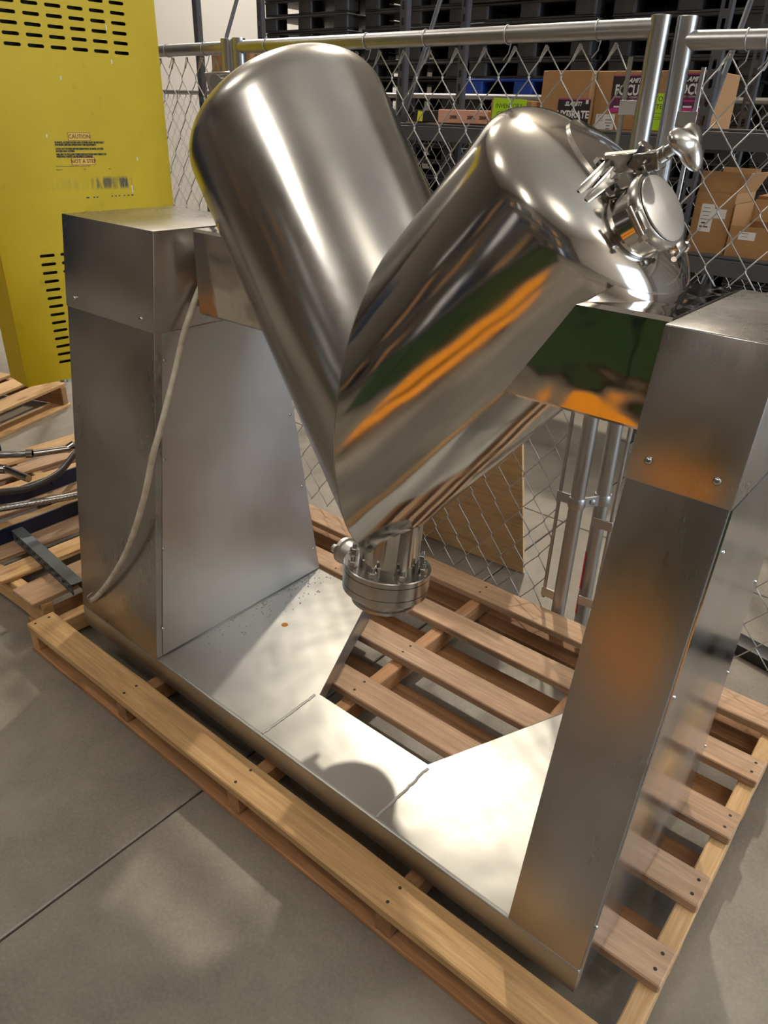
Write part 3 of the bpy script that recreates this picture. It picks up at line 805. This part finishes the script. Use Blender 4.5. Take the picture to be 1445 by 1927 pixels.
def carton(name, label, c, s, rotz=0, flaps=None, group='cardboard boxes on the rack shelves', mat=None):
    t = thing(name, label, 'box', c, rotz, group)
    bm = bmesh.new(); x, y, z = s; th = 0.004
    if not flaps:
        bm_box(bm, (0, 0, z/2), s); bevel(bm, 0.003, 1)
    else:
        bm_box(bm, (0, 0, th/2), (x, y, th))
        for cx, cy, sx, sy in ((0, -y/2, x, th), (0, y/2, x, th), (-x/2, 0, th, y), (x/2, 0, th, y)): bm_box(bm, (cx, cy, z/2), (sx, sy, z))
    obj('body', bm, mat or M['card'], t, local=True)
    if not flaps:
        bm = bmesh.new(); bm_box(bm, (0, 0, z+0.0004), (x*0.98, 0.05, 0.0008)); obj('packing_tape', bm, plain('clear_tape', s2l(190, 160, 120), 0.25), t, local=True)
    for f in flaps or ():
        side, ang, ln = f
        bm = bmesh.new()
        if side in 'fb':
            sg = -1 if side == 'f' else 1
            Rm = Matrix.Rotation(sg*-ang, 3, 'X'); bm_box(bm, Vector((0, sg*y/2, z)) + Rm @ Vector((0, 0, ln/2)), (x, th, ln), Rm)
        else:
            sg = -1 if side == 'l' else 1
            Rm = Matrix.Rotation(sg*ang, 3, 'Y'); bm_box(bm, Vector((sg*x/2, 0, z)) + Rm @ Vector((0, 0, ln/2)), (th, y, ln), Rm)
        obj('flap', bm, M['card_in'] if side in 'b' else M['card'], t, local=True)
    return t
def sheet(parent, name, c, s, mat, tilt=0.0, label=None):
    """flat printed sheet on a front face (facing -Y), centre in the parent's local frame"""
    bm = bmesh.new(); bm_box(bm, (0, 0, 0), (s[0], 0.0012, s[1]), Matrix.Rotation(tilt, 3, 'Y'))
    o = obj(name, bm, mat, parent, loc=c)
    if label: o['label'] = label
    return o
def sub_text(parent_sheet, s, size, mat, x, z, bold=0.0, shear=0.0, align='CENTER', sx=1.0, y=-0.0012):
    return text('lettering', s, size, mat, world_origin(parent_sheet)+Vector((x, y, z)), (1, 0, 0), (0, 0, 1), parent_sheet, align, bold, 0, shear, sx)
def strip(parent, name, c, s, mat):
    bm = bmesh.new(); bm_box(bm, (0, 0, 0), (s[0], 0.0008, s[1])); return obj(name, bm, mat, parent, loc=c)

# HYDRATE box
b1 = carton('carton', 'brown carton with the black HYDRATE sheet on its front', (-0.110, 3.20, ZS), (0.275, 0.40, 0.255))
sh = sheet(b1, 'printed_sheet', (0.058, -0.2012, 0.066), (0.180, 0.130), M['sheet_black'], 0.02)
strip(sh, 'red_border', (0, -0.001, 0.063), (0.178, 0.004), M['magenta'])
sub_text(sh, 'SLAMIT!', 0.026, M['white_ink'], -0.005, 0.042, 0.001, 0.35)
sub_text(sh, 'HYDRATE', 0.046, M['white_ink'], 0.0, -0.006, 0.0016, 0.0, sx=0.88)
sub_text(sh, 'ELECTROLYTES', 0.013, M['white_ink'], 0.0, -0.038, 0.0)
strip(sh, 'print_square', (0.072, -0.001, 0.052), (0.014, 0.018), M['paper'])
# FOCUS box
b2 = carton('carton', 'wide brown carton with two FOCUS sheets, behind the two fence posts', (0.312, 3.252, ZS), (0.566, 0.40, 0.255))
for x, zz_, tl in ((-0.091, 0.157, -0.02), (0.196, 0.163, 0.0)):
    sh = sheet(b2, 'printed_sheet', (x, -0.2012, zz_), (0.205, 0.160), M['sheet_purple'], tl)
    strip(sh, 'dark_band', (0, -0.0008, 0.035), (0.203, 0.088), M['sheet_black'])
    strip(sh, 'magenta_band', (0, -0.001, -0.071), (0.205, 0.016), M['magenta'])
    strip(sh, 'magenta_border', (0, -0.001, 0.077), (0.2, 0.004), M['magenta'])
    strip(sh, 'magenta_arrow', (0.0, -0.001, -0.032), (0.06, 0.007), M['magenta'])
    sub_text(sh, 'SLAMIT!', 0.027, M['white_ink'], 0.0, 0.056, 0.001, 0.35, y=-0.0016)
    sub_text(sh, 'FOCUS', 0.062, M['white_ink'], -0.014 if x < 0 else 0.0, 0.014, 0.002, y=-0.0016, sx=0.74)
    sub_text(sh, 'MIND SPEED - CLEAN ENERGY', 0.012, M['white_ink'], 0.0, -0.014, 0.0, y=-0.0016)
    for q in (-0.06, 0.0, 0.06): strip(sh, 'white_oval', (q, -0.001, -0.056), (0.042, 0.008), M['white_ink'])
    strip(sh, 'print_square', (0.082, -0.0016, 0.066), (0.013, 0.018), M['paper'])
sh = sheet(b2, 'lime_sheet', (0.028, -0.2022, 0.082), (0.160, 0.158), M['lime'], 0.0, 'lime green paper sheet')
sub_text(sh, 'INVENTORY', 0.030, M['ink'], 0.0, 0.055); sub_text(sh, 'COUNTED', 0.030, M['ink'], 0.0, 0.022)
for zz_ in (-0.005, -0.022, -0.03): strip(sh, 'print_line', (0.0, -0.001, zz_), (0.12, 0.0016), M['ink'])
sh = sheet(b2, 'shipping_label', (-0.208, -0.2016, 0.032), (0.102, 0.070), M['paper'])
for k in range(4): strip(sh, 'print_line', (0.022, -0.001, 0.010-0.013*k), (0.036 if k < 2 else 0.02, 0.003), M['ink'])
for k in range(4): strip(sh, 'print_line', (-0.026, -0.001, 0.030-0.008*k), (0.03, 0.001), M['ink'])
# box with the lime sheet behind the right dome
b0b = carton('carton', 'brown carton edge showing lime INVENTORY COUNTED paper above the right dome', (-0.395, 3.056, ZS), (0.25, 0.20, 0.118))
sh = sheet(b0b, 'lime_sheet', (-0.012, -0.1015, 0.036), (0.205, 0.18), M['lime'], 0.04, 'lime green paper sheet')
sub_text(sh, 'INVENTORY', 0.030, M['ink'], 0.0, 0.055); sub_text(sh, 'COUNTED', 0.030, M['ink'], 0.0, 0.018)
# torn pink carton and small black tray
pk = carton('printed_tray', 'low torn pink printed tray lying on the shelf beam between the domes', (-0.735, 3.08, ZS), (0.34, 0.16, 0.068), 0.0, None, 'small trays on the rack shelf', M['pink_card'])
for q in (-0.06, 0.06, 0.14):
    text('lettering', '200K', 0.024, M['ink'], world_origin(pk)+Vector((q, -0.0815, 0.030)), (1, 0, 0), (0, 0, 1), pk, 'CENTER', 0.0008)
bt = carton('printed_tray', 'small black tray with a yellow tag, left of the pink tray', (-1.02, 3.08, ZS), (0.15, 0.14, 0.062), 0.25, None, 'small trays on the rack shelf', M['sheet_black'])
sheet(bt, 'yellow_tag', (-0.035, -0.0712, 0.030), (0.034, 0.052), M['yellow_tag'], 0.1, 'yellow tag')
# boxes by the left rack frame
b = carton('carton', 'tall brown carton behind the left pair of fence posts', (-2.77, 3.25, ZD-0.0725), (0.42, 0.42, 0.50))
sheet(b, 'shipping_label', (0.12, -0.2112, 0.08), (0.10, 0.12), M['paper'])
# open boxes on the lower right shelf
b = carton('open_carton', 'tall open carton with shipping label and raised flaps, right of the manway', (0.734, 3.20, ZS3), (0.180, 0.30, 0.270), 0.0, (('b', 0.05, 0.10), ('r', 0.45, 0.10)))
bm = bmesh.new(); bm_box(bm, (0, -0.146, 0.316), (0.178, 0.004, 0.090), Matrix.Rotation(0.03, 3, 'X')); obj('flap', bm, M['card'], b, local=True)
sh = sheet(b, 'shipping_label', (-0.025, -0.1525, 0.155), (0.062, 0.125), M['paper'])
for k in range(6): strip(sh, 'print_line', (-0.004, -0.001, 0.045-0.017*k), (0.04 if k % 2 else 0.028, 0.0022 if k < 4 else 0.006), M['ink'])
sheet(b, 'shipping_label', (0.035, -0.1528, 0.178), (0.058, 0.042), M['paper'])
b = carton('open_carton', 'low open carton with a small white label, resting on the lower right shelf', (1.008, 3.17, ZS3), (0.335, 0.30, 0.137), 0.0, (('b', 0.10, 0.10), ('l', 0.02, 0.09), ('r', 1.0, 0.08)))
sh = sheet(b, 'shipping_label', (-0.085, -0.1525, 0.097), (0.075, 0.036), M['paper'])
for k in range(2): strip(sh, 'print_line', (-0.01, -0.001, 0.010-0.014*k), (0.03, 0.0016), M['ink'])
b = carton('carton', 'closed brown carton standing behind the tall open carton', (0.925, 3.475, ZS3), (0.18, 0.20, 0.25))

# ------------------------------------------------------------------ low second fence with pallets stacked behind it
t = thing('chain_link_panel', 'far chain link panel seen below the black pallets, beyond the rack', 'fence panel', (-1.0, 4.35, 0), 0, None)
bm = bmesh.new(); bm_cyl(bm, (-5.5, 4.35, 1.745), (4.6, 4.35, 1.745), 0.021, 14); obj('top_rail', bm, M['galv'], t, True)
for x in (-5.5, -2.3, 1.2, 4.6):
    bm = bmesh.new(); bm_cyl(bm, (x, 4.35, 0), (x, 4.35, 1.78), 0.022, 14); obj('post', bm, M['galv'], t, True)
chain_mesh((-5.5, 4.35), (4.6, 4.35), 0.06, 1.72, 0.0495, 0.135, 0.0019, t, 0.3, 4)

PH = 0.1165
def pallet_meshes():
    W_, D_ = 1.0, 1.1
    b = bmesh.new(); bm_box(b, (0, 0, PH-0.010), (W_, D_, 0.018)); bevel(b, 0.005, 1)
    deck_ = b
    b2_ = bmesh.new()
    for y in (-D_/2+0.06, 0, D_/2-0.06): bm_box(b2_, (0, y, 0.009), (W_-0.01, 0.11, 0.016))
    bevel(b2_, 0.003, 1)
    out = []
    for nm, bb_ in (('deck', deck_), ('runner', b2_)):
        me = bpy.data.meshes.new(nm); bmesh.ops.recalc_face_normals(bb_, faces=list(bb_.faces)); bb_.to_mesh(me); bb_.free(); out.append(me)
    b3 = bmesh.new(); bm_box(b3, (0, 0, (0.017+PH-0.019)/2), (0.155, 0.14, PH-0.036)); bevel(b3, 0.016, 2, [e for e in b3.edges if abs((e.verts[0].co-e.verts[1].co).z) > 0.05])
    me = bpy.data.meshes.new('block'); b3.to_mesh(me); b3.free(); out.append(me)
    return out
PD, PRn, PB = pallet_meshes()
for me in (PD, PRn, PB): me.materials.append(M['plastic'])
def plastic_pallet(x, y, z, label, group, mat=None):
    t = thing('plastic_pallet', label, 'pallet', (x, y, z), random.uniform(-0.012, 0.012), group)
    os_ = [inst('deck', PD, t), inst('runner', PRn, t)]
    for bx_ in (-0.42, 0.0, 0.42):
        for by_ in (-0.48, 0.0, 0.48): os_.append(inst('block', PB, t, (bx_, by_, 0)))
    if mat:
        for o in os_: o.material_slots[0].link = 'OBJECT'; o.material_slots[0].material = mat
    return t
SX = [(-3.40, 4.95, 'leftmost'), (-2.28, 5.00, 'second'), (-1.20, 4.95, 'third'), (-0.12, 5.02, 'fourth'), (0.96, 4.95, 'fifth'), (2.06, 5.0, 'rightmost')]
ORD = {0: 'lowest', 1: 'second', 2: 'third', 3: 'fourth', 4: 'fifth', 5: 'sixth', 6: 'seventh', 7: 'eighth', 8: 'ninth', 9: 'tenth', 10: 'eleventh', 11: 'twelfth', 12: 'thirteenth', 13: 'fourteenth', 14: 'fifteenth', 15: 'sixteenth', 16: 'seventeenth', 17: 'eighteenth', 18: 'nineteenth', 19: 'twentieth', 20: 'twenty-first', 21: 'twenty-second', 22: 'twenty-third', 23: 'twenty-fourth'}
for x, y, nm in SX:
    if nm == 'rightmost': hs = [(0, 22)]
    for k in range(24):
        blue = nm == 'third' and k == 15
        if nm in ('fifth', 'rightmost') and k in (13, 15, 18): continue
        z = k*PH
        lab = ('blue plastic pallet in the %s stack' % nm) if blue else ('black plastic pallet, %s from the floor in the %s stack' % (ORD[k], nm))
        p = plastic_pallet(x + random.uniform(-.012, .012), y + random.uniform(-.012, .012), z, lab, 'plastic pallets stacked beyond the fence', M['blue_plastic'] if blue else None)
        if nm == 'second' and k in (16, 18):
            text('lettering', 'LSient' if k == 18 else 'NFAC', 0.035 if k == 18 else 0.05, M['white_ink'], (x+0.445, y-0.5525, z+0.055), (1, 0, 0), (0, 0, 1), p, 'CENTER', 0.0006)

# ------------------------------------------------------------------ yellow guarded machine on the left
YO = Vector((-0.77, 0.305, 0)); YV = Vector((0.0815, 0.9967, 0)); YN = Vector((0.9967, -0.0815, 0))
ym = thing('guarded_machine', 'navy machine with a big yellow sheet metal guard at left of the blender', 'machine', (-1.25, 0.6, 0.0))
def yp(v, z, n=0.0): return YO + YV*v + YN*n + Vector((0, 0, z))
ZY0, ZY1, VW, TK = 0.650, 2.30, 0.695, 0.16
def slot(vc, zc, w_=0.055, h_=0.0105, k=4):
    r = h_/2; pts = []
    for j in range(k+1): a = -PI/2 + PI*j/k; pts.append((vc + w_/2 - r + r*math.cos(a), zc + r*math.sin(a)))
    for j in range(k+1): a = PI/2 + PI*j/k; pts.append((vc - w_/2 + r + r*math.cos(a), zc + r*math.sin(a)))
    return pts
slots = [slot(0.0935 + 0.0757*c, 1.7635 + 0.0294*r) for c in range(8) for r in range(9) if 0.0935+0.0757*c < 0.6]
slots += [slot(0.161 + 0.0757*c, 1.112 - 0.0301*r) for c in range(4) for r in range(14)]
bm = bmesh.new()
def loop(pts):
    vs = [bm.verts.new(yp(v, z)) for v, z in pts]
    return [bm.edges.new((vs[i], vs[(i+1) % len(vs)])) for i in range(len(vs))]
edges = loop([(0, ZY0), (VW, ZY0), (VW, ZY1), (0, ZY1)])
for s_ in slots: edges += loop(s_)
bmesh.ops.triangle_fill(bm, use_beauty=True, use_dissolve=False, edges=edges)
faces = list(bm.faces)
ret = bmesh.ops.extrude_face_region(bm, geom=faces)
for v in [g for g in ret['geom'] if isinstance(g, bmesh.types.BMVert)]: v.co -= YN*0.003
gf = obj('slotted_panel', bm, M['yellow_front'], ym)
bm = bmesh.new()
ring0 = [(0, ZY0), (VW, ZY0), (VW, ZY1), (0, ZY1)]
for (v0, z0), (v1, z1) in zip(ring0, ring0[1:]+ring0[:1]):
    a, b_, c_, d2 = yp(v0, z0, -0.0005), yp(v1, z1, -0.0005), yp(v1, z1, -TK), yp(v0, z0, -TK)
    q = [bm.verts.new(p) for p in (a, b_, c_, d2)]; bm.faces.new(q)
bb = [bm.verts.new(yp(v, z, -TK)) for v, z in ring0]; bm.faces.new(bb)
obj('guard_housing', bm, M['yellow'], ym)
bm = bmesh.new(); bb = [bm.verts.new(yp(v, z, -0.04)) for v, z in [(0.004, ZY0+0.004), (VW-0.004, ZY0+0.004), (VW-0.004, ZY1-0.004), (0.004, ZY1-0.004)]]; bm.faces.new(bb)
obj('slot_shade_sheet', bm, M['black'], ym)  # black sheet stands in for the shade seen through the slots
# caution decal
cen = yp(0.346, 1.452, 0.0008)
def ytext(s, size, v, z, mat, align='CENTER', bold=0.0, sx=1.0, nm='lettering'):
    return text(nm, s, size, mat, yp(v, z, 0.0012), YV, (0, 0, 1), gf, align, bold, 0, 0, sx)
def yrect(nm, v, z, w_, h_, mat, n=0.0005):
    bm = bmesh.new(); q = [bm.verts.new(yp(v+a*w_/2, z+b*h_/2, n)) for a, b in ((-1, -1), (1, -1), (1, 1), (-1, 1))]; bm.faces.new(q); return obj(nm, bm, mat, gf)
def yframe(v, z, w_, h_, t_):
    yrect('decal_frame', v, z, w_, h_, M['maroon'], 0.0005); yrect('decal_panel', v, z, w_-t_, h_-t_, M['decal_orange'], 0.0008)
yframe(0.346, 1.4985, 0.083, 0.026, 0.003); ytext('CAUTION', 0.0185, 0.346, 1.4983, M['maroon'], sx=0.95, bold=0.0003)
yframe(0.349, 1.4195, 0.086, 0.025, 0.003); ytext('NOT A STEP', 0.0178, 0.349, 1.4193, M['maroon'], sx=0.95, bold=0.0003)
for s_, z in (('GUARDS, ACCESS DOORS AND COVERS MUST BE SECURELY', 1.4800), ('FASTENED BEFORE OPERATING THIS EQUIPMENT.', 1.4722),
              ('LOCK OUT POWER BEFORE REMOVING GUARDS, ACCESS', 1.4595), ('DOORS AND COVERS.', 1.4520),
              ('FAILURE TO FOLLOW THESE INSTRUCTIONS MAY RESULT IN', 1.4420), ('PERSONAL INJURY OR PROPERTY DAMAGE.', 1.4348)):
    ytext(s_, 0.0080, 0.254, z, M['ink'], 'LEFT', 0.0005, 0.84)
ytext('Reorder: order label from the equipment manufacturer, quote the part number', 0.0040, 0.245, 1.4045, M['ink'], 'LEFT', 0.0001, 0.98)
for v in (0.245, 0.345, 0.440): ytext('Made in USA' if v == 0.245 else ('label' if v < 0.4 else '2007'), 0.0042, v, 1.3935, M['ink'], 'LEFT', 0.0001)
for v, w_ in ((0.345, 0.012), (0.370, 0.006), (0.382, 0.006), (0.44, 0.005), (0.455, 0.006), (0.47, 0.006), (0.49, 0.006), (0.506, 0.008), (0.522, 0.010)): yrect('scuff_mark', v, 1.295 + v*0.012, w_, 0.0045, M['sheet_black'])
# white chips of the paint
for v, z, h_ in ((0.50, 1.835, 0.014), (0.505, 1.735, 0.012), (0.312, 1.676, 0.010), (0.525, 1.322, 0.026), (0.560, 1.425, 0.012), (0.231, 1.50, 0.010)):
    yrect('paint_chip', v, z, 0.004, h_, M['paper'])
# navy body and legs behind the guard
bm = bmesh.new(); bm_box(bm, (-2.10, 0.02, 1.40), (1.10, 0.96, 0.9)); bevel(bm, 0.01, 1); obj('machine_body', bm, M['navy'], ym)
for x, y in ((-1.62, 0.42), (-2.58, -0.05), (-1.62, -0.40), (-2.58, -0.40)):
    bm = bmesh.new(); bm_box(bm, (x, y, 0.475), (0.10, 0.10, 0.95)); bevel(bm, 0.004, 1); obj('leg', bm, M['navy'], ym)
bm = bmesh.new(); bm_box(bm, (-1.24, 0.42, 1.30), (0.64, 0.10, 0.5)); obj('mounting_bracket', bm, M['navy'], ym)

# ------------------------------------------------------------------ second pallet at left with steel parts and hoses
p2 = thing('wooden_pallet', 'worn pallet at left carrying hoses, navy beams and a strut channel', 'pallet', (-1.1, 0.45, 0), 0.02)
h2 = 0.130
for i, (x, w_) in enumerate(((-0.268, 0.135), (-0.448, 0.090), (-0.600, 0.100), (-0.760, 0.095), (-0.915, 0.090), (-1.075, 0.090), (-1.235, 0.090), (-1.38, 0.10))):
    board('top_board', p2, (x+1.1, 0.45-0.45+0.02*0, h2-0.009), (1.10, w_, 0.018), M['wood'] if i % 2 else M['wood_old'], PI/2+random.uniform(-0.02, 0.02), jit=0.004)
for y in (-0.50, 0.0, 0.50):
    board('stringer', p2, (0.28, y, 0.016+0.048), (1.24, 0.042, 0.096), M['wood'])
for x in (0.84, 0.28, -0.28):
    board('bottom_board', p2, (x, 0.0, 0.008), (1.06, 0.10, 0.016), M['wood_dark'], PI/2)

# strut channel laid across
sc_ = thing('strut_channel', 'grey slotted strut channel laid across the left pallet', 'strut channel', (-0.39, 0.07, h2), 0)
d0, d1 = Vector((-0.665, 0.100, h2+0.022)), Vector((-0.135, 0.058, h2+0.022))
dd = (d1-d0).normalized(); rm = rot_from(dd, (0, 0, 1)); Lc = (d1-d0).length
bm = bmesh.new(); side = Vector((-dd.y, dd.x, 0))
bm_box(bm, (d0+d1)/2 + Vector((0, 0, 0.020)), (Lc, 0.042, 0.003), rm)
bm_box(bm, (d0+d1)/2 + side*0.0195, (Lc, 0.003, 0.041), rm)
nS = 11
for k in range(nS+1):
    c = d0 + dd*(Lc*(k)/nS) - side*0.0195
    lw = Lc/nS*0.55
    bm_box(bm, c + (dd*(lw/4) if k == 0 else (-dd*(lw/4) if k == nS else Vector())), (lw if 0 < k < nS else lw/2, 0.003, 0.041), rm)
for zz_ in (0.014, -0.014): bm_box(bm, (d0+d1)/2 - side*0.0195 + Vector((0, 0, zz_)), (Lc, 0.003, 0.013), rm)
obj('channel', bm, M['strut'], sc_)
# navy angle beams
def navy_beam(label, a, b_, w_, hgt):
    a, b_ = Vector(a), Vector(b_); bm = bmesh.new(); rm = rot_from(b_-a, (0, 0, 1)); s_ = Vector((-(b_-a).y, (b_-a).x, 0)).normalized()
    bm_box(bm, (a+b_)/2 + Vector((0, 0, hgt/2)), ((b_-a).length, 0.008, hgt), rm)
    bm_box(bm, (a+b_)/2 + s_*(w_/2) + Vector((0, 0, 0.004)), ((b_-a).length, w_, 0.008), rm)
    bm_cyl(bm, (a+b_)/2 - s_*0.004 + Vector((0, 0, hgt*0.5)), (a+b_)/2 - s_*0.018 + Vector((0, 0, hgt*0.5)), 0.010, 6)
    tag(obj('angle_beam', bm, M['navy'], None), label, 'steel beam', 'navy beams on the left pallet')
navy_beam('navy angle beam nearest the strut channel, a bolt in its face', (-0.632, -0.06, h2), (-0.672, 0.80, h2), 0.07, 0.060)
navy_beam('navy angle beam farther back, under the hoses', (-0.905, -0.06, h2), (-0.955, 0.85, h2), 0.07, 0.065)

# hoses
def hose(label, pts, r, mat, fittings=()):
    t = thing('hose', label, 'hose', pts[0], 0, 'hoses on the left pallet')
    bm = bmesh.new(); bm_tube(bm, spline(pts, 8), r, 12); obj('tube', bm, mat, t, True)
    for a, b_, rr_, nm in fittings:
        bm = bmesh.new(); bm_cyl(bm, a, b_, rr_, 14); obj(nm, bm, M['steel_small'], t, True)
hose('braided steel hose lying highest, ending in a long pipe fitting', [(-1.40, -0.20, 0.30), (-1.22, 0.02, 0.305), (-1.03, 0.262, 0.305), (-0.965, 0.340, 0.305)], 0.016, M['braid'],
     (((-0.972, 0.332, 0.305), (-0.955, 0.352, 0.305), 0.019, 'fitting'), ((-0.952, 0.354, 0.305), (-0.895, 0.484, 0.305), 0.015, 'pipe_end'), ((-0.905, 0.472, 0.300), (-0.890, 0.505, 0.320), 0.018, 'fitting')))
hose('short bare pipe end lying below the braided hose', [(-1.10, 0.02, 0.26), (-1.00, 0.12, 0.27), (-0.930, 0.208, 0.29)], 0.013, M['braid'],
     (((-0.932, 0.200, 0.292), (-0.915, 0.214, 0.292), 0.020, 'fitting'), ((-0.915, 0.214, 0.292), (-0.77, 0.236, 0.290), 0.015, 'pipe_end')))
hose('black rubber hose curving across the navy beams', [(-1.0, -0.30, 0.30), (-0.80, -0.06, 0.30), (-0.715, 0.099, 0.30), (-0.672, 0.197, 0.30), (-0.716, 0.333, 0.30), (-0.837, 0.470, 0.30), (-0.95, 0.60, 0.29)], 0.013, M['hose_black'])
hose('braided steel hose lying nearest the strut channel', [(-0.90, -0.32, 0.245), (-0.76, -0.06, 0.245), (-0.695, 0.081, 0.245), (-0.645, 0.195, 0.245), (-0.595, 0.320, 0.245), (-0.56, 0.45, 0.25)], 0.014, M['braid'])

# small pallet behind, by the fence
p3 = thing('wooden_pallet', 'bare pallet standing on the floor near the fence, below the yellow guard', 'pallet', (-2.475, 0.650, 0), 0.371)
for i in range(5):
    board('top_board', p3, (0.40-0.20*i, 0.0, 0.131), (0.70, 0.13, 0.018), M['wood'], PI/2)
for y in (-0.32, 0.32): board('stringer', p3, (0, y, 0.069), (0.94, 0.04, 0.106), M['wood_dark'])
for x in (0.42, -0.42): board('bottom_board', p3, (x, 0, 0.008), (0.70, 0.12, 0.016), M['wood'], PI/2)
# blue drum behind the left fence panel
bm = bmesh.new(); bm_lathe(bm, (-2.75, 2.05, 0), (0, 0, 1), [(0, 0.27), (0.02, 0.285), (0.28, 0.285), (0.30, 0.295), (0.32, 0.285), (0.58, 0.285), (0.60, 0.295), (0.62, 0.285), (0.86, 0.285), (0.88, 0.27)], 40)
tag(obj('plastic_drum', bm, M['blue_plastic'], None, True), 'blue plastic drum behind the fence, below the yellow guard', 'drum')

# ------------------------------------------------------------------ unseen things added across the aisle for the polished steel to mirror
oc = thing('added_platform_truck', 'low orange platform truck added across the aisle, unseen, to mirror orange in the vessel', 'platform truck', (1.05, -1.95, 0))  # added to throw orange streaks onto the vessel and pedestal
for y_, w_ in ((-1.60, 0.26), (-2.22, 0.50)):
    bm = bmesh.new(); bm_box(bm, (1.05, y_, 0.19), (1.60, w_, 0.05)); bevel(bm, 0.008, 1); obj('deck_plate', bm, M['orange_paint'], oc)
for x in (0.45, 1.65):
    bm = bmesh.new(); bm_box(bm, (x, -1.95, 0.155), (0.06, 0.98, 0.03)); obj('cross_bar', bm, M['rack'], oc)
for x in (0.40, 1.70):
    for y in (-2.38, -1.52):
        bm = bmesh.new(); bm_cyl(bm, (x, y-0.02, 0.07), (x, y+0.02, 0.07), 0.07, 18); obj('wheel', bm, M['black_rubber'], oc, True)
        bm = bmesh.new(); bm_box(bm, (x, y, 0.15), (0.07, 0.06, 0.04)); obj('caster_fork', bm, M['rack'], oc)
gm = thing('workbench', 'long dark green steel workbench added across the aisle, unseen, to mirror dark green in the vessel', 'workbench', (0.3, -3.5, 0))  # added to turn the vessel's reflection dark green
bm = bmesh.new(); bm_box(bm, (0.3, -3.5, 0.84), (3.9, 0.8, 0.06)); bevel(bm, 0.006, 1); obj('bench_top', bm, plain('dark_bench_top', s2l(44, 40, 36), 0.6), gm)
for k in range(4):
    bm = bmesh.new(); bm_box(bm, (-1.15+0.97*k, -3.5, 0.43), (0.93, 0.72, 0.70)); bevel(bm, 0.006, 1); o = obj('cabinet', bm, M['green_paint'], gm)
    bm = bmesh.new(); bm_box(bm, (-1.15+0.97*k, -3.13, 0.62), (0.4, 0.03, 0.025)); obj('handle', bm, M['black_rubber'], o)
fr = [(-7.4, 0), (-5.2, 0), (-3.0, 0), (-0.8, 0), (1.4, 0), (3.6, 0), (5.8, 0)]  # unseen racks and cartons, added for dark streaks in the steel
for i, (x, _) in enumerate(fr):
    t = thing('rack_frame', 'added grey rack frame across the aisle, %s from the left, only mirrored in the steel' % ['first', 'second', 'third', 'fourth', 'fifth', 'sixth', 'seventh'][i], 'rack frame', (x, -6.4, 0), 0, 'added rack frames across the aisle')
    for y in (-6.0, -6.8):
        bm = bmesh.new(); bm_box(bm, (x, y, 2.2), (0.07, 0.06, 4.4)); obj('upright', bm, M['rack'], t)
random.seed(21)
cols = [M['card'], M['sheet_black'], M['plastic'], M['card'], M['plastic'], M['white_ink'], M['navy'], M['sheet_black']]
nb = 0
WORDS = ['first', 'second', 'third', 'fourth', 'fifth', 'sixth']
for lv, z in enumerate((0.35, 1.75, 3.15)):
    for i in range(6):
        bm = bmesh.new(); bm_box(bm, (fr[i][0]+1.1, -6.0, z-0.06), (2.13, 0.04, 0.11)); bm_box(bm, (fr[i][0]+1.1, -6.4, z-0.015), (2.13, 0.80, 0.02))
        tag(obj('rack_beam', bm, M['rack'], None), 'added shelf beam in the %s bay on the %s level across the aisle' % (WORDS[i], WORDS[lv]), 'shelf beam', 'added shelf beams across the aisle')
        x = fr[i][0] + 0.10
        k = 0
        while x < fr[i+1][0]-0.55:
            w_, hh = random.uniform(0.35, 0.75), random.uniform(0.35, 1.0)
            if x + w_ > fr[i+1][0]-0.08: break
            bm = bmesh.new(); bm_box(bm, (x+w_/2, -6.35, z+hh/2), (w_, 0.6, hh)); bevel(bm, 0.006, 1)
            tag(obj('carton', bm, cols[nb % len(cols)]), 'added carton number %s in the %s bay on the %s level across the aisle' % (WORDS[min(k, 4)], WORDS[i], WORDS[lv]), 'box', 'added cartons across the aisle')
            x += w_ + random.uniform(0.04, 0.3); nb += 1; k += 1
